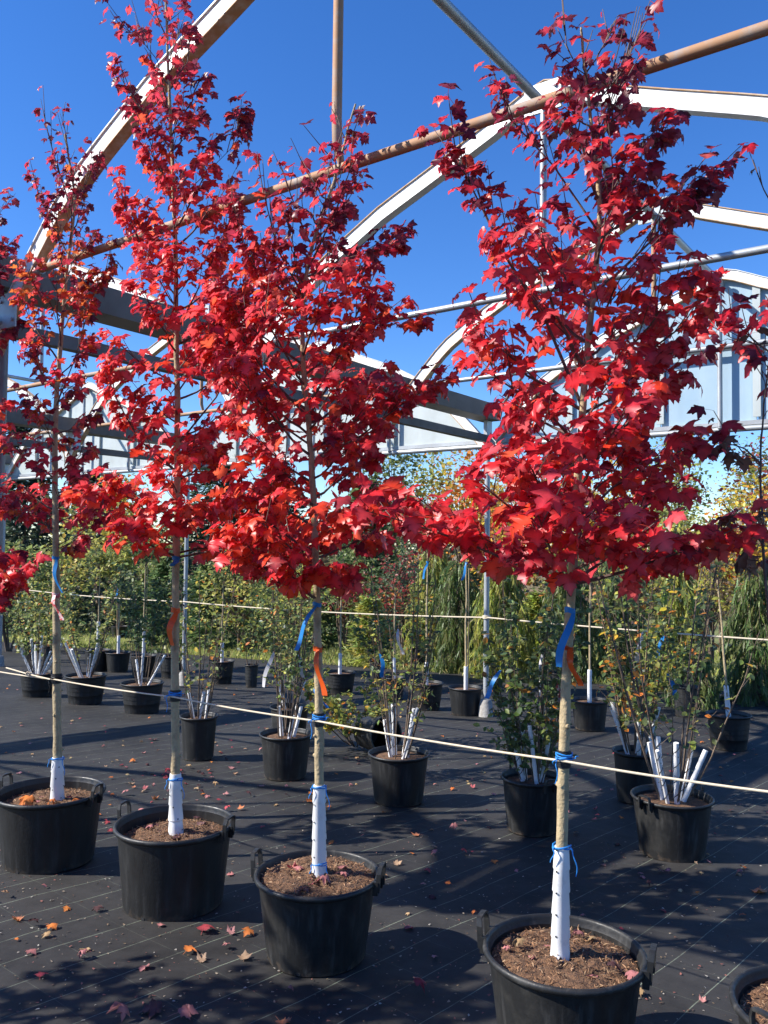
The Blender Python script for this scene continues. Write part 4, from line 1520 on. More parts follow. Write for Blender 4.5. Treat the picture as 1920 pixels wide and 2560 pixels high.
def standard(pos, z0, label, trunk_h, crown_r, crown_h, pal, nleaf, lsize, gh=0.25, group='young standard trees in pots', tape_c=None, lean=(0., 0.), stake=False, flowers=0, crown_off=0.0, k=1.0):
    trunk_h *= k; crown_r *= k; crown_h *= k; lsize *= k; gh *= k; KK = k
    """single straight stem with a white guard at the foot and a small crown"""
    rt = thing('young_tree', label, 'tree', pos + Vector((0, 0, z0)), group)
    top = pos + Vector((lean[0], lean[1], z0 + trunk_h))
    pts = [pos.lerp(top, t) + Vector((rnd(-.008, .008), rnd(-.008, .008), 0)) for t in np.linspace(0, 1, 7)]
    for i, t in enumerate(np.linspace(0, 1, 7)):
        pts[i].z = pos.z + z0 - .02 + (trunk_h + .02) * t
    MB().tube(pts, [.012 * KK * (1 - .4 * j_ / 6) for j_ in range(7)], 8).build('trunk', BARK, rt)
    guard([pts[0], pts[0].lerp(pts[-1], gh / trunk_h)], .019 * KK, rt, holes=5)
    P, D, Nn, S, C = [], [], [], [], []
    nb = 11
    for i in range(nb):
        a = i * 2.4 + rnd(-.3, .3)
        st = pts[-1] - Vector((0, 0, rnd(0, .25) * trunk_h * .4))
        q = crown_r * rnd(.5, 1.0)
        e = st + Vector((math.cos(a) * q, math.sin(a) * q, crown_h * rnd(.25, 1.0)))
        md = st.lerp(e, .5) + Vector((0, 0, crown_h * .06))
        mb = MB().tube([st, md, e], [.0055, .004, .0018], 5)
        for k in range(5):
            t = rnd(.3, 1)
            p = st.lerp(md, t * 2) if t < .5 else md.lerp(e, t * 2 - 1)
            w = p + Vector((rnd(-1, 1), rnd(-1, 1), rnd(-.1, 1))).normalized() * crown_r * rnd(.15, .4)
            mb.tube([p, w], [.0022, .001], 4, caps=False)
            for _ in range(max(1, int(nleaf / nb / 5))):
                P.append(tuple(p.lerp(w, rnd(.1, 1.1)) + Vector((rnd(-1, 1), rnd(-1, 1), rnd(-1, 1))) * crown_r * .09))
                D.append((random.gauss(0, 1), random.gauss(0, 1), random.gauss(-.3, .5)))
                Nn.append((random.gauss(-.2, .6), random.gauss(-.2, .6), 1)); S.append(lsize * rnd(.6, 1.25)); C.append(vary(pick(pal), .3))
        mb.build('branch', TWIG, rt)
    if P:
        cloud('foliage', OVAL, P, D, Nn, S, C, GREEN_M, rt)
    for k in range(flowers):
        a = rnd(0, 6.283); q = crown_r * rnd(.1, .9)
        c = top + Vector((math.cos(a) * q, math.sin(a) * q, crown_h * rnd(.2, 1.0)))
        n = 60
        v = rng.normal(size=(n, 3)); v /= np.linalg.norm(v, axis=1, keepdims=True)
        cloud('flower_head', OVAL, np.array(c) + v * .045 * KK * rng.uniform(.7, 1.1, (n, 1)), rng.normal(size=(n, 3)), v, rng.uniform(.016, .026, n), np.array([vary(PINKF, .3) for _ in range(n)]), DRY_M, rt)
    if tape_c:
        z = trunk_h * .93
        p = pts[-1] - Vector((0, 0, trunk_h * .07))
        tape(p, p + Vector((-.05, -.03, -.17)) * KK, .025 * KK, rt, tape_c, r=.012 * KK)
    if stake:
        MB().tube([pos + Vector((.04, .02, z0)), pos + Vector((.04 + lean[0], .02 + lean[1], z0 + trunk_h * .95))], .008, 6).build('stake', mat('bamboo', (.42, .31, .17), .7), rt)
    return rt


BG = 'black pots behind the front row'
SG = 'potted shrubs behind the front row'
MIX = [(G1, 4), (G2, 4), (G3, 3), (GY, 1.5), (OR2, .7)]
MIXO = [(G1, 4), (G2, 2), (G3, 3), (GY, 2), (OR2, 1.6), (YEL, .8)]


def stock(px, yb, w, h, lab, handles=None, rings=False, soil_dz=.05, **kw):
    pos, r, k = pot_from(px, yb, w)
    h *= k
    pot(pos, r, h, label=lab, group=BG, handles=handles, soil_z=h - soil_dz, rings=rings, material=random.choice((PLASTIC, PLASTIC2)), **kw)
    return pos, r, h - soil_dz, k


# second row: tall shrubs in big pots
p, r, z, k = stock(713, 1955, 128, .31, 'black pot just left of the trunk with blue and orange tape')
shrub(p, z, 'tall thin stemmed green shrub just left of the trunk with blue and orange tape', 13, 1.25, .20, MIX, 700, .034, guards=3, guard_h=.24, group=SG, tall=5,
      k=k, tapes=((-.10, .62, -.06, -.25, .03, WHITE_T), (.08, .60, .05, -.16, .025, WHITE_T), (.20, .36, .09, -.13, .028, BLUE_T)))
p2, r2, k = pot_from(722, 1868, 96)
pot(p2, r2, .31 * k, label='grey black pot half hidden behind the tall thin shrub', group=BG, material=PLASTIC2, rings=True)
shrub(p2, .31 * k - .05, 'dense leafy shrub half hidden behind the tall thin shrub', 9, 1.25, .26, MIX, 800, .036, guards=2, guard_h=.3, group=SG, k=k)
p, r, z, k = stock(996, 2020, 150, .315, 'black pot in the middle holding several white wrapped stems')
shrub(p, z, 'twiggy shrub in the middle with six white wrapped stems and blue tag', 14, 1.10, .22, MIXO, 380, .032, guards=7, guard_h=.36, group=SG, tall=5, fan=.4,
      k=k, tapes=((-.13, .68, .02, -.15, .026, BLUE_T), (-.02, .84, .03, -.16, .022, WHITE_T)))
p, r, z, k = stock(1330, 2095, 152, .315, 'black pot just left of the right maple trunk under dense round leaves', handles=-1.2)
shrub(p, z, 'dense dark green shrub just left of the right maple trunk', 18, 1.0, .24, [(G1, 4), (G3, 5), (G2, 2), (GY, .8), (OR2, .4)], 1250, .042, guards=5, guard_h=.36, group=SG, tall=4, leaf_lo=.1,
      k=k, tapes=((-.20, .66, -.09, -.16, .03, BLUE_T), (.05, .78, -.03, -.26, .018, WHITE_T), (.14, .62, .0, -.14, .022, PINK_T)))
p, r, z, k = stock(1590, 2015, 112, .33, 'narrow black pot partly behind the pot with splayed white guards')
shrub(p, z, 'green and orange leaved shrub behind the splayed white guards', 14, 1.15, .26, MIXO, 1000, .042, guards=5, guard_h=.38, group=SG, tall=5, leaf_lo=.15,
      k=k, tapes=((.02, .82, -.03, -.2, .03, WHITE_T), (.17, .80, -.06, -.15, .026, BLUE_T), (.2, .55, .03, -.14, .03, BLUE_T)))
p, r, z, k = stock(1680, 2160, 192, .315, 'black pot at the right with widely splayed white guards', handles=0.6)
shrub(p, z, 'nearly bare shrub at the right with widely splayed white guards', 12, 1.30, .40, MIXO, 200, .040, guards=8, guard_h=.34, group=SG, tall=5, fan=1, k=k)
p, r, z, k = stock(495, 1905, 92, .33, 'black pot with two white guards behind the second maple trunk')
shrub(p, z, 'twiggy shrub with two white guards behind the second maple trunk', 12, .95, .20, MIXO, 200, .036, guards=3, guard_h=.30, group=SG, tall=3, k=k)
# left group
p, r, z, k = stock(93, 1745, 84, .25, 'black pot behind the left trunk, leftmost of the guarded shrubs', rings=True)
shrub(p, z, 'leafy shrub at the left with a fan of white guards', 10, 1.05, .40, MIX, 760, .040, guards=7, guard_h=.42, group=SG, k=k)
p, r, z, k = stock(213, 1764, 98, .29, 'black pot with a fan of white guards right of the left trunk', rings=True)
shrub(p, z, 'leafy shrub with a fan of white guards right of the left trunk', 10, 1.10, .44, MIX, 700, .040, guards=7, guard_h=.42, group=SG, k=k)
p, r, z, k = stock(354, 1787, 102, .29, 'black pot just left of the second maple trunk, ringed wall', rings=True)
shrub(p, z, 'dark leaved shrub just left of the second maple trunk', 9, 1.15, .36, [(G3, 6), (G1, 3), (G2, 1)], 1000, .044, guards=3, guard_h=.34, group=SG, leaf_lo=.35, k=k)
# farther pots
for (px, yb, w, h, plab, slab, th, cr, ch, pal, nl, lz, kw) in (
        (294, 1682, 60, .25, 'small black pot of the forked sapling at the left', 'small forked sapling with green crown and blue tag at the left', .95, .34, .55, [(GY, 3), (G2, 5)], 900, .055, dict(tape_c=BLUE_T)),
        (850, 1738, 76, .24, 'wide dark pot of the hydrangea standard left of centre', 'hydrangea standard with pinkish flower heads left of centre', .95, .30, .45, [(G1, 4), (G2, 3), (RD2, 1)], 260, .05, dict(flowers=7)),
        (1065, 1778, 84, .27, 'grey pot under the red crowned sapling in the middle', 'slim sapling with dull red crown and blue tape in the middle', 1.35, .36, .55, [(RD2, 6), (OR2, 1.5), (G1, 2)], 900, .042, dict(tape_c=BLUE_T)),
        (1163, 1792, 84, .27, 'grey pot beside the footing of the steel post', 'slim sapling standing beside the footed steel post', 1.35, .30, .6, [(OR2, 2), (RD2, 3), (G2, 2)], 350, .042, dict(tape_c=BLUE_T, stake=True)),
        (1474, 1830, 90, .27, 'dusty pot right of the right maple trunk', 'slim sapling with long white guard right of the right maple trunk', 1.2, .28, .5, [(G1, 2), (G2, 3), (OR2, 1)], 260, .042, dict(gh=.32)),
        (1822, 1880, 104, .29, 'black pot at the right edge with a leaning guarded sapling', 'leaning sapling with white guard at the right edge', 1.15, .30, .5, [(G1, 2), (OR2, 2), (TAN, 2)], 200, .045, dict(lean=(-.12, 0), gh=.28)),
        (243, 1680, 62, .27, 'black pot behind the fan of guards at the left', 'sapling with tall white guard behind the guarded shrubs at the left', 1.1, .35, .5, [(G1, 3), (G2, 3)], 420, .05, dict(gh=.4)),
        (357, 1694, 62, .26, 'black pot of the staked sapling behind the dark shrub', 'staked sapling behind the dark leaved shrub at the left', 1.2, .35, .5, [(G1, 4), (G3, 3)], 600, .05, dict(stake=True, gh=.4)),
        (985, 1752, 52, .24, 'black pot behind the middle shrub with white wrapped stems', 'twiggy sapling behind the middle shrub', .95, .3, .5, [(G3, 3), (RD2, 2)], 350, .045, dict(tape_c=None)),
        (553, 1712, 62, .27, 'black pot between the second and third maple trunks', 'sapling with short guard between the second and third maple trunks', .95, .35, .5, [(G1, 4), (G2, 3), (OR2, .5)], 520, .05, dict())):
    p, r, z, k = stock(px, yb, w, h, plab, rings=random.random() < .5)
    standard(p, z, slab, th, cr, ch, pal, nl, lz, k=k, **kw)
# plain pots with low or no visible plants
for (px, yb, w, h, plab) in ((120, 1657, 32, .22, 'small grey pot far behind the left trunk'), (298, 1598, 42, .2, 'dark pot far behind the forked sapling'),
                             (78, 1652, 40, .24, 'dark pot far back at the left edge'), (625, 1628, 32, .26, 'tall grey pot on the grass edge left of centre'),
                             (628, 1720, 34, .26, 'small tall grey pot between the second and third trunks'), (428, 1697, 58, .27, 'dark pot behind the thin steel post'),
                             (940, 1702, 36, .25, 'grey pot under the small green conifer in the middle'), (1050, 1668, 46, .24, 'dark pot behind the red crowned sapling'),
                             (1715, 1795, 64, .30, 'dark pot under the weeping conifer at the right'), (1395, 1742, 60, .26, 'dark pot with a pale label behind the right maple trunk')):
    pos, r, k = pot_from(px, yb, w)
    h *= k
    pot(pos, r, h, label=plab, group=BG, rings=True, material=PLASTIC2)
    shrub(pos, h - .05, 'low leafy plant in the ' + plab, 7, rnd(.5, .95), .26, MIX, 420, .05, group='far potted plants', leaf_lo=.15, k=k)

# toppled pot with its plant
pos = gnd(925, 1885); ax = Vector((.55, -.80, 0.10)).normalized()
k = pos.y / flat_y(925, 1885)
tp = thing('toppled_pot', 'black ribbed pot lying on its side behind the middle pot', 'pot', pos + Vector((0, .1, 0)))
mb = MB()
prof = [(0.0, 0), (.115, 0), (.12, .01)]
for q in np.linspace(.1, 1, 10):
    prof += [(.12 + .02 * q, .28 * q), (.124 + .02 * q, .28 * q + .008)]
prof += [(.15, .285), (.15, .30), (.138, .30), (.132, .2), (.11, .02), (0, .02)]
mb.lathe(prof, 28)
rot = ax.to_track_quat('Z', 'Y').to_matrix()
c0 = pos + Vector((0, .15, .143 * k))
mb.v = [rot @ (v * k) + c0 - ax * .1 for v in mb.v]
mb.build('body', PLASTIC, tp)
q = Vector((pos.x - .16, pos.y + .35, 0)); q.z = gz(q.y)
shrub(q, .05, 'sprawling green and yellow shrub beside the toppled pot', 16, .50, .52, [(G2, 4), (GY, 3), (G1, 3), (OR2, 1), (YEL, 1)], 900, .042, group=SG, leaf_lo=.2, lean=(-.16, 0), k=k)

# rope along the posts
a = GS(0, -2 * HALF, 0.90) + Vector((0, -.052, 0)); b_ = GS(0, 0, .965) + Vector((0, -.052, 0)); c = GS(0, 2 * HALF + .5, .98)
d0 = GS(0, -4 * HALF, .92)
fine = []
for (s_, e_) in ((d0, a), (a, b_), (b_, c)):
    for k in range(12):
        t = k / 12
        fine.append(s_.lerp(e_, t) - Vector((0, 0, .05 * 4 * t * (1 - t))))
fine.append(c)
ro2 = MB().tube(fine, .011, 7).build('rope', ROPE, origin=b_)
tag(ro2, 'white rope strung between the steel posts behind the shrubs', 'rope')
mb = MB()
for i in range(3):
    an = [b_ + Vector((.053 * math.cos(q), .052 + .053 * math.sin(q), -.014 + i * .017)) for q in np.linspace(0, 6.283, 13)]
    mb.tube(an, .010, 6, caps=False)
mb.build('knot', ROPE, ro2)

# ------------------------------------------------------------------ far plants
def far_y(d):
    """distance on the sloping yard and scale for a plant measured as if on level ground"""
    k = 1 / (1 - .041 * d) if d < 13.6 else 1.95
    return d * k, k


def leafy_tree(label, px, Y, ztop, zlow, rx, pal, n, lsize, group='trees beyond the fabric', seed=0, clumps=26, name='far_tree', multi=1, tpl=OVAL):
    random.seed(seed + int(px)); r_ = np.random.default_rng(seed + int(px))
    Y, k = far_y(Y)
    ztop = CAM_H + (ztop - CAM_H) * k; zlow = max(gz(Y) + .15, CAM_H + (zlow - CAM_H) * k); rx *= k; lsize *= k
    g = at(px, 1365, Y); pos = Vector((g.x, Y, gz(Y)))
    rt = thing(name, label, 'tree', pos, group)
    GZ = gz(Y)
    cz = (ztop + zlow) / 2; rz = (ztop - zlow) / 2
    mb = MB()
    for m_i in range(multi):
        off = Vector((rnd(-.2, .2), rnd(-.2, .2), 0)) * (multi > 1)
        mb.tube([pos + off * .3, pos + off + Vector((rnd(-.05, .05), 0, zlow + .2 - GZ)), pos + off * 1.5 + Vector((rnd(-.1, .1), 0, cz + rz * .6 - GZ))], [.025 + .012 * rz, .02 + .008 * rz, .008], 7)
    mb.build('trunk', STEM, rt)
    lm = MB()
    P = []; C = []
    per = n // clumps
    for ci in range(clumps):
        u = r_.normal(size=3); u /= np.linalg.norm(u)
        q = r_.uniform(.35, 1.0)
        sh = 1 - .35 * max(0, u[2])
        c = np.array([pos.x + u[0] * rx * q * sh, pos.y + u[1] * rx * q * sh, cz + u[2] * rz * q])
        lm.tube([pos + Vector((0, 0, max(.1, (zlow - GZ) * .6 + (c[2] - zlow) * .45))), Vector(c)], [.014 * k, .004 * k], 4, caps=False)
        sg = np.array([rx * .21, rx * .21, rz * .13]) * r_.uniform(.7, 1.3)
        P.append(c + r_.normal(size=(per, 3)) * sg)
        base = pick(pal)
        for _ in range(per):
            C.append(vary(base if random.random() < .7 else pick(pal), .3))
    lm.build('limbs', STEM, rt)
    P = np.concatenate(P); P[:, 2] = np.maximum(P[:, 2], GZ + .04)
    m_ = len(P)
    cloud('crown', tpl, P, r_.normal(size=(m_, 3)) * [1, 1, .7], r_.normal(size=(m_, 3)) * .6 + [-.1, -.1, 1], lsize * r_.uniform(.6, 1.3, m_), C, GREEN_M, rt)
    return rt


def conifer(label, px, Y, ztop, rx, pal, n, group='conifers beyond the fabric', weep=False, seed=0, name='conifer', zb=0.05, ls=.14):
    """tiers of drooping (or weeping) sprays round a straight stem"""
    random.seed(seed + int(px)); r_ = np.random.default_rng(seed + int(px))
    Y, k = far_y(Y)
    GZ = gz(Y)
    ztop = CAM_H + (ztop - CAM_H) * k - GZ; rx *= k; ls *= k * (.72 if weep else .85); n = int(n * (1.9 if weep else 1.4))
    g = at(px, 1365, Y); pos = Vector((g.x, Y, GZ))
    rt = thing(name, label, 'tree', pos, group)
    MB().tube([pos, pos + Vector((.02, 0, ztop * .6)), pos + Vector((rnd(-.04, .04), 0, ztop))], [.03 + .01 * ztop, .03, .006], 7).build('trunk', STEM, rt)
    P, D, Nn, S, C = [], [], [], [], []
    nb = max(20, n // 22)
    lm = MB()
    for k in range(nb):
        h = zb + (ztop - zb) * ((k + random.random()) / nb)
        fr = (h - zb) / (ztop - zb)
        a = k * 2.4 + rnd(-.4, .4)
        if weep:
            q = rx * rnd(.45, 1.05) * (1 - .55 * fr ** 2)
            drop = min(h - .05, rnd(.25, .7) * ztop * .36)
            pts = [pos + Vector((math.cos(a) * q * x, math.sin(a) * q * x, h + y)) for x, y in ((0.05, 0), (.5, .08), (.85, -.02), (1.0, -drop * .35), (1.05, -drop * .7), (1.06, -drop))]
        else:
            q = rx * (1 - fr) ** .8 * rnd(.75, 1.08) + .05
            pts = [pos + Vector((math.cos(a) * q * x, math.sin(a) * q * x, h + y * q)) for x, y in ((0, 0), (.35, -.06), (.7, -.08), (1.0, 0.04))]
        lm.tube(pts, [.008] + [.004] * (len(pts) - 1), 4, caps=False)
        base = vary(pick(pal), .25)
        for w in range(max(4, n // nb)):
            t = rnd(.12, 1.0) * (len(pts) - 1); j = min(int(t), len(pts) - 2)
            p = pts[j].lerp(pts[j + 1], t - j)
            d = (pts[j + 1] - pts[j]).normalized()
            lat = Vector((rnd(-1, 1), rnd(-1, 1), rnd(-.4, .2)))
            d2 = (d * .9 + lat * .75 + Vector((0, 0, -.9 if weep else -.15))).normalized()
            P.append(tuple(p + Vector((rnd(-1, 1), rnd(-1, 1), rnd(-1, 1))) * .02)); D.append(tuple(d2))
            Nn.append((random.gauss(0, .7), random.gauss(-.3, .7), .7)); S.append(ls * rnd(.6, 1.3)); C.append(vary(base, .2))
    lm.build('limbs', STEM, rt)
    cloud('needles', SPRAY, P, D, Nn, S, C, GREEN_M, rt, wide=.42 if weep else .6)
    return rt


WP = [((.32, .35, .06), 5), ((.44, .44, .08), 3), ((.17, .22, .05), 2)]
WD = [((.09, .14, .035), 5), ((.15, .20, .05), 3)]
SPR = [((.022, .045, .025), 5), ((.035, .06, .03), 2)]
PIN = [((.07, .13, .04), 5), ((.10, .16, .045), 3)]
for (px, Y, zt, rx, pal, n, weep, lab, ls) in (
        (1085, 11.6, 1.62, .42, WP, 2600, True, 'weeping yellow green conifer behind the red crowned sapling', .15),
        (1145, 11.0, 1.45, .40, WD, 2400, True, 'dark green weeping conifer left of the footed post', .15),
        (1255, 10.6, 1.55, .45, WP, 2800, True, 'weeping yellow green conifer right of the footed post', .15),
        (1345, 11.0, 1.05, .50, WP, 2400, False, 'low pale green spreading conifer behind the dense shrub', .13),
        (1415, 10.4, 1.50, .42, WD, 2400, True, 'dark weeping conifer right behind the right maple trunk', .15),
        (1545, 10.6, 1.35, .42, WD, 2200, True, 'dark weeping conifer behind the green and orange shrub', .15),
        (1700, 9.7, 1.50, .34, WP, 2600, True, 'tall narrow yellow weeping conifer at the right', .15),
        (1890, 9.0, 1.45, .42, WD, 2600, True, 'dark weeping conifer at the right edge', .15),
        (1730, 8.7, .62, .28, WD, 1200, True, 'low dark weeping conifer in the pot at the right', .12),
        (925, 11.4, .95, .36, WP, 1700, False, 'small yellow green conifer left of the red crowned sapling', .12),
        (800, 13.2, 1.0, .55, PIN, 2200, False, 'bushy green conifer on the grass behind the hydrangea', .13),
        (520, 13.0, 1.35, .55, PIN, 2200, False, 'soft green pine behind the thin steel post', .14),
        (660, 15.5, 1.7, .6, WD, 2200, True, 'dark weeping conifer far behind the third maple', .16),
        (420, 15.0, 1.5, .7, PIN, 2400, False, 'broad green pine far behind the second maple trunk', .15),
        (60, 19.0, 4.6, 1.5, SPR, 4200, False, 'dark spruce at the left behind the leftmost maple', .28),
        (250, 21.0, 4.2, 1.5, SPR, 3800, False, 'dark spruce behind the two left maples', .28),
        (540, 22.0, 4.7, 1.5, SPR, 4200, False, 'dark spruce rising between the second and third maples', .28),
        (690, 24.0, 4.4, 1.6, SPR, 3800, False, 'dark spruce behind the third maple trunk', .28),
        (915, 18.0, 3.1, 1.1, PIN, 4000, False, 'bright green pine between the two right maples', .24)):
    conifer(lab, px, Y, zt, rx, pal, n, weep=weep, ls=ls)
LF = [(G1, 4), (G2, 4), (GY, 3)]
AUT = [(YEL, 4), (OR2, 2.5), (GY, 2)]
for (px, Y, zt, zl, rx, pal, n, ls, lab) in (
        (985, 21, 4.9, 1.0, 1.5, [(G1, 4), (G3, 3), (G2, 2)], 2600, .13, 'dark green leafy tree behind the third maple and the gable rail'),
        (1150, 20, 4.3, .8, 1.4, AUT, 2600, .12, 'orange and yellow tree behind the right maple lower leaves'),
        (1300, 23, 4.8, .8, 1.5, [(OR2, 3), (RD2, 2), (YEL, 2)], 2400, .12, 'rusty orange tree far behind the footed post'),
        (1520, 17, 3.75, .7, 1.15, [(YEL, 6), (OR2, 2), (GY, 1)], 2600, .10, 'bright yellow orange tree right of the right maple trunk'),
        (1700, 19, 5.6, .9, .95, [(G2, 4), (GY, 4), (G1, 2)], 3000, .10, 'tall slender pale green tree under the blue gable'),
        (1640, 17, 3.6, .4, 1.1, [(G2, 4), (GY, 4)], 2000, .10, 'pale green bush below the tall slender tree'),
        (1800, 15, 2.9, .4, .95, [(GY, 4), (G2, 3), (YEL, 2)], 2200, .09, 'yellow green bush near the right edge'),
        (1905, 13, 3.0, .4, .85, [(YEL, 5), (OR2, 2), (RD2, 1), (G2, 1)], 2400, .085, 'yellow and orange tree at the right edge'),
        (1880, 19, 4.3, 1.5, 1.0, [(RD2, 4), (OR2, 2), (G2, 2)], 1500, .1, 'dull red tree far back at the right edge'),
        (300, 17.5, 3.1, .9, 1.1, [(GY, 5), (YEL, 3), (G2, 3), (OR2, 1)], 2200, .11, 'yellowing tree behind the forked sapling'),
        (1250, 15.5, 2.75, .8, .8, [(OR2, 4), (YEL, 3), (RD2, 1)], 1700, .085, 'small orange tree just right of the footed post'),
        (1420, 16.5, 2.9, .8, .8, [(YEL, 4), (GY, 3), (OR2, 2)], 1700, .085, 'small yellow tree just left of the right maple trunk'),
        (1850, 13.4, 2.5, .5, .6, [(YEL, 5), (OR2, 2)], 1500, .07, 'small bright yellow tree beside the right edge'),
        (140, 14.5, 1.9, .3, .8, [(G2, 3), (GY, 3), (YEL, 1)], 1200, .09, 'green hedge shrub far back at the left'),
        (30, 12.5, 1.7, .25, .7, [(G1, 3), (G2, 4)], 1200, .08, 'dark green shrub far back at the left edge'),
        (380, 13.5, 1.6, .3, .7, [(G1, 4), (G2, 3)], 1200, .075, 'dark leafy shrub behind the staked sapling'),
        (600, 12.6, 1.8, .3, .65, [(G2, 4), (GY, 3), (OR2, .6)], 1200, .07, 'tall green shrub between the second and third maples'),
        (740, 12.0, 1.6, .3, .6, [(G2, 4), (GY, 3)], 1100, .065, 'green shrub behind the third maple trunk'),
        (860, 12.8, 1.6, .35, .6, [(G1, 3), (G2, 2), (RD2, 1)], 1100, .07, 'dark shrub with reddish leaves behind the hydrangea'),
        (1010, 12.4, 1.65, .35, .7, [(G3, 3), (RD2, 4), (OR2, 1)], 2000, .065, 'dark red shrub behind the middle sapling'),
        (1470, 11.6, 1.9, .4, .65, [(G2, 3), (TAN, 3), (GY, 3)], 1200, .065, 'twiggy brownish green shrub behind the right maple'),
        (1600, 11.8, 2.0, .4, .65, [(G2, 3), (GY, 3), (TAN, 2), (YEL, 2)], 1300, .065, 'tall mixed green shrub right of the right maple'),
        (1780, 12.2, 1.8, .4, .6, [(GY, 3), (TAN, 3), (OR2, 1)], 1100, .065, 'brownish shrub behind the yellow weeping conifer')):
    leafy_tree(lab, px, Y, zt, zl, rx, pal, n, ls, clumps=30 if zt > 2.5 else 24, name='far_tree' if zt > 2.5 else 'far_shrub', multi=1 if zt > 2.5 else 4)

# distant wood closing the view
r_ = np.random.default_rng(5)
n = 16000
xx = r_.uniform(-34, 46, n); top = 3.0 + 1.1 * np.sin(xx * .35) + .8 * np.sin(xx * .93 + 1)
yy = r_.uniform(52, 62, n)
xx *= 1.8
P = np.c_[xx, yy, r_.uniform(0, 1, n) ** .8 * (top * 1.5 + 1.2) + np.array([gz(v) for v in yy])]
pal = np.array([(.05, .07, .03), (.08, .09, .03), (.16, .12, .04), (.12, .06, .03), (.03, .045, .025)])
blk = (np.floor(xx * .7).astype(int) * 7 + 3) % 5
o = cloud('far_wood', OVAL, P, r_.normal(size=(n, 3)), r_.normal(size=(n, 3)) * .6 + [0, -.3, .8], r_.uniform(.35, .9, n), pal[blk] * r_.uniform(.6, 1.4, (n, 1)), GREEN_M)
kind(o, 'stuff', 'mixed autumn wood far behind the nursery')
o['category'] = 'wood'

# grass beyond the fabric
n = 46000
s_ = 6.0 + r_.uniform(0, 1, n) ** 1.5 * 17; t_ = r_.uniform(-30, 11, n)
P = np.array([tuple(GP * 1.5 + GU * a + GV * b2) for a, b2 in zip(s_, t_)])
P[:, 2] = [gz(v) - .03 for v in P[:, 1]]
pal = np.array([(.30, .36, .06), (.38, .40, .08), (.20, .26, .05), (.45, .38, .13)])
o = cloud('grass', BLADE, P, r_.normal(size=(n, 3)) * [.5, .5, .15] + [0, 0, 1], r_.normal(size=(n, 3)) * [1, 1, .1] + [0, -.5, 0], r_.uniform(.10, .26, n), pal[r_.integers(0, 4, n)] * r_.uniform(.7, 1.25, (n, 1)), GREEN_M, wide=.12)
kind(o, 'stuff', 'rough green grass beyond the black fabric')
o['category'] = 'grass'

# ------------------------------------------------------------------ fallen leaves
random.seed(77)
FCOL = {'red': ((.33, .04, .05), 'red fallen leaf lying on the black ground fabric'), 'pink': ((.42, .16, .15), 'faded pink fallen leaf lying on the black ground fabric'),
        'orange': ((.55, .16, .03), 'orange fallen leaf lying on the black ground fabric'), 'tan': ((.36, .23, .11), 'dry tan fallen leaf lying on the black ground fabric'),
        'dark': ((.07, .025, .025), 'dark shrivelled fallen leaf lying on the black ground fabric')}


def fallen(px, py, c, s, z=.008, lab=None, grp=None, curl=None, pos=None):
    p = pos if pos is not None else gnd(px, py, z)
    s *= .98
    col, l2 = FCOL[c]
    cur = random.random() < .6 if curl is None else curl
    o = obj('fallen_leaf', leaf_variant(random.randrange(6 if cur else 10), vary_q(col), cur, DRY_M))
    a = rnd(0, 6.283); tl = random.gauss(0, .22)
    nv = Vector((random.gauss(0, .22), random.gauss(0, .22), 1 if random.random() < .75 else -1)).normalized()
    dv = Vector((math.cos(a), math.sin(a), 0))
    x, y, z_ = frames(np.array([dv]), np.array([nv]))
    m_ = Matrix((tuple(x[0]), tuple(y[0]), tuple(z_[0]))).transposed().to_4x4()
    # rest the lowest point on the surface
    zs = [(m_ @ v.co).z * s for v in o.data.vertices]
    p = Vector(p); p.z = p.z - min(zs)
    o.matrix_world = Matrix.Translation(p) @ m_ @ Matrix.Scale(s, 4)
    if not lab:
        reg = ('far left', 'far middle', 'far right') if p.y > 7.5 else (('middle left', 'middle', 'middle right') if p.y > 4.6 else ('left foreground', 'middle foreground', 'right foreground'))
        xr = p.x / p.y
        reg = reg[0 if xr < -.15 else (1 if xr < .15 else 2)]
        lab = l2.replace('black ground fabric', 'fabric in the ' + reg)
        grp = c + ' leaves on the fabric, ' + reg
    tag(o, lab, 'leaf', grp or (c + ' leaves fallen on the fabric'))
    return o


# the ones the photo shows clearly
for (x, y, c, s, lab) in ((868, 770, 'red', .085, 'large crimson fallen leaf in front of the wide second pot'), (500, 1088, 'pink', .08, 'large pale pink leaf with long stalk at the lower left'),
                          (790, 855, 'orange', .06, 'bright orange leaf below the crimson one on the fabric'), (1095, 735, 'orange', .06, 'orange leaf against the foot of the third pot'),
                          (95, 675, 'orange', .055, 'orange brown leaf near the left edge of the fabric'), (228, 770, 'tan', .045, 'small tan leaf right of the orange brown leaf'),
                          (380, 808, 'tan', .045, 'pale yellow tan leaf below the left pots'), (100, 830, 'pink', .05, 'greyish pink leaf near the left edge of the fabric'),
                          (1050, 880, 'tan', .055, 'tan leaf on a guide line left of the third pot foot'), (750, 1080, 'dark', .09, 'dark curled leaf clump at the bottom edge'),
                          (725, 1125, 'pink', .08, 'faded pink leaf at the bottom edge under the dark one'), (1190, 1115, 'orange', .06, 'orange leaf at the bottom edge before the third pot'),
                          (838, 885, 'tan', .05, 'shrivelled tan leaf beside the bright orange one'), (1012, 815, 'pink', .04, 'tiny pale pink leaf right of the crimson one'),
                          (170, 958, 'red', .05, 'dull red leaf in shade near the lower left')):
    fallen(x * .5786, 1900 + y * .5786, c, s, lab=lab, grp=None)
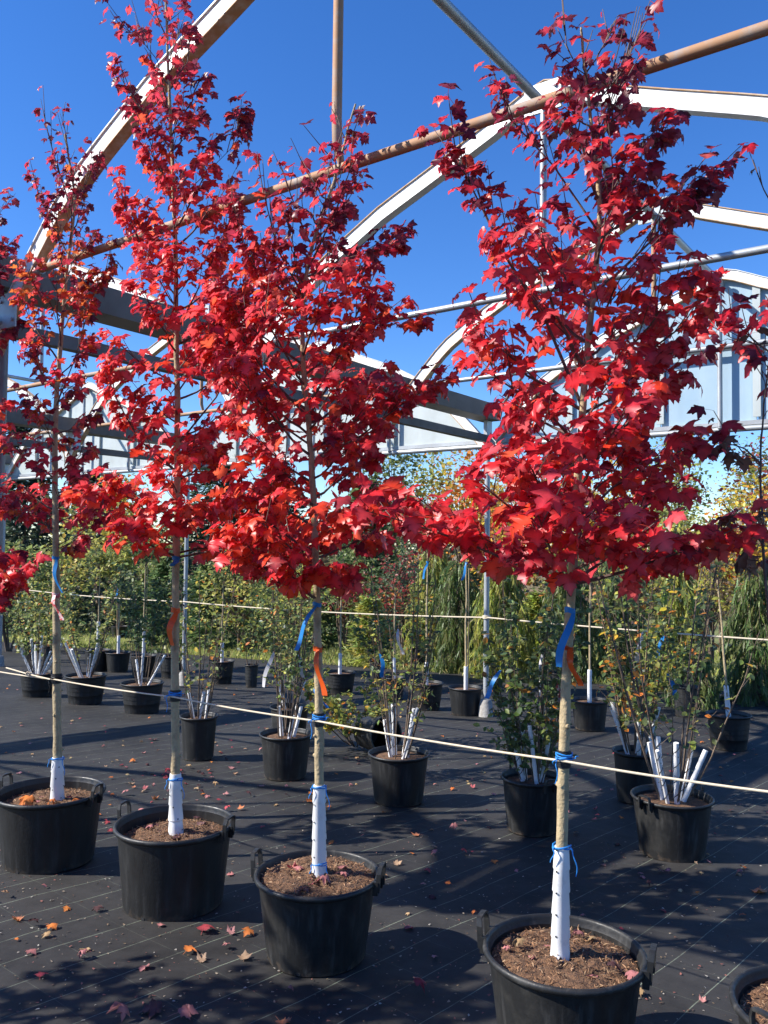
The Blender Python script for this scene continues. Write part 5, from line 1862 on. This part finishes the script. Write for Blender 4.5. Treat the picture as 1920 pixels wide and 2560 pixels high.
for (x, y, c, s, lab) in ((335, 302, 'pink', .06, 'pale curled leaf in the open fabric between the right pots'), (170, 330, 'orange', .06, 'orange tan leaf in the open fabric between the right pots'),
                          (163, 472, 'red', .05, 'small red leaf in the open fabric between the right pots'), (472, 432, 'orange', .045, 'small orange leaf left of the right maple guard'),
                          (240, 415, 'pink', .05, 'pinkish leaf above the small red one'), (1625, 552, 'orange', .085, 'big rusty leaf at the right edge of the fabric'),
                          (1560, 492, 'pink', .035, 'small pale leaf near the right edge'), (1515, 1052, 'pink', .055, 'pale pink leaf near the lower right corner'),
                          (1355, 1048, 'pink', .03, 'tiny pink leaf right of the nearest pot'), (1147, 1018, 'tan', .045, 'tan leaf right of the nearest pot'),
                          (1120, 540, 'dark', .04, 'small dark leaf right of the right maple guard'), (105, 1008, 'red', .06, 'dim red leaf in the shadow left of the nearest pot')):
    fallen(960 + x * .5786, 1900 + y * .5786, c, s, lab=lab)
# scattered rest
cnt = 0
pots_xy = [(hp[k].x, hp[k].y, .35) for k in hp]
while cnt < 165:
    u = random.random()
    px = rnd(0, 1920); py = rnd(1700, 2540) if u < .35 else rnd(1640, 2060)
    g = gnd(px, py)
    if px < 800 and random.random() < .0:
        continue
    if any((g.x - a) ** 2 + (g.y - b2) ** 2 < c_ ** 2 for a, b2, c_ in pots_xy):
        continue
    if px > 1000 and random.random() < .45:
        continue
    fallen(0, 0, random.choices(['red', 'pink', 'orange', 'tan', 'dark'], [3, 4, 2, 3, 4])[0], rnd(.022, .055), pos=Vector((g.x, g.y, gz(g.y) + .008)))
    cnt += 1
# a drift of leaves between the left pots
for k in range(45):
    px = 300 + abs(random.gauss(0, 210)); py = 1990 + random.gauss(0, 45) - (px - 300) * .12
    g = gnd(px, py)
    if any((g.x - a) ** 2 + (g.y - b2) ** 2 < c_ ** 2 for a, b2, c_ in pots_xy):
        continue
    fallen(0, 0, random.choices(['red', 'pink', 'orange', 'tan', 'dark'], [4, 4, 2, 2, 3])[0], rnd(.03, .065), pos=Vector((g.x, g.y, gz(g.y) + .009)))
# leaves lying on the soil in the pots
for k, n_, cols in ((1, 12, ['orange', 'pink', 'orange', 'red']), (2, 8, ['dark', 'pink', 'dark']), (3, 10, ['red', 'pink', 'dark', 'tan']), (4, 12, ['tan', 'pink', 'dark', 'tan'])):
    sz = SOILZ[k]
    for j in range(n_):
        a = rnd(0, 6.283); q = rnd(.07, .22)
        fallen(0, 0, random.choice(cols), rnd(.03, .06), pos=hp[k] + Vector((math.cos(a) * q, math.sin(a) * q, sz + .012)),
               lab='dry leaf lying on the soil in the ' + {1: 'leftmost front pot', 2: 'second front pot from the left', 3: 'third front pot from the left', 4: 'nearest front pot'}[k], grp='leaves on the soil of pot ' + 'abcde'[k])
fallen(0, 0, 'orange', .095, pos=hp[1] + Vector((-.15, -.12, SOILZ[1] + .01)), lab='bright orange leaf standing on the soil of the leftmost front pot', grp='leaves on the soil of pot b')
# the many small leaves farther back
nn = 420
P = []
while len(P) < nn:
    px = rnd(-40, 1960); py = rnd(1625, 1990) if random.random() < .8 else rnd(1990, 2300)
    g = gnd(px, py)
    if any((g.x - a) ** 2 + (g.y - b2) ** 2 < c_ ** 2 for a, b2, c_ in pots_xy):
        continue
    P.append((g.x, g.y, gz(g.y) + .016))
fc = [random.choices([v[0] for v in FCOL.values()], [3, 4, 3, 4, 3])[0] for _ in range(nn)]
o = cloud('leaf_litter', MAPLES + CURLED, P, r_.normal(size=(nn, 3)) * [1, 1, .1], r_.normal(size=(nn, 3)) * .25 + [0, 0, 1], r_.uniform(.018, .045, nn), np.array([vary(c_) for c_ in fc]), DRY_M)
kind(o, 'stuff', 'small fallen leaves scattered over the fabric among the pots')
o['category'] = 'leaf litter'
# crumbs of bark and leaf litter trodden over the fabric
n = 4200
P = []
while len(P) < n:
    g = gnd(random.uniform(-80, 2000), 1640 + 920 * random.random() ** 1.3)
    P.append((g.x, g.y, gz(g.y) + .010))
pal = np.array([(.20, .14, .08), (.30, .24, .17), (.10, .06, .04), (.25, .09, .07), (.36, .33, .28)])
o = cloud('litter', BLADE, P, r_.normal(size=(n, 3)) * [1, 1, .08], r_.normal(size=(n, 3)) * .25 + [0, 0, 1], r_.uniform(.003, .018, n), pal[r_.integers(0, 5, n)], DRY_M, wide=.55)
kind(o, 'stuff', 'crumbs of bark and leaf litter on the fabric')
o['category'] = 'litter'
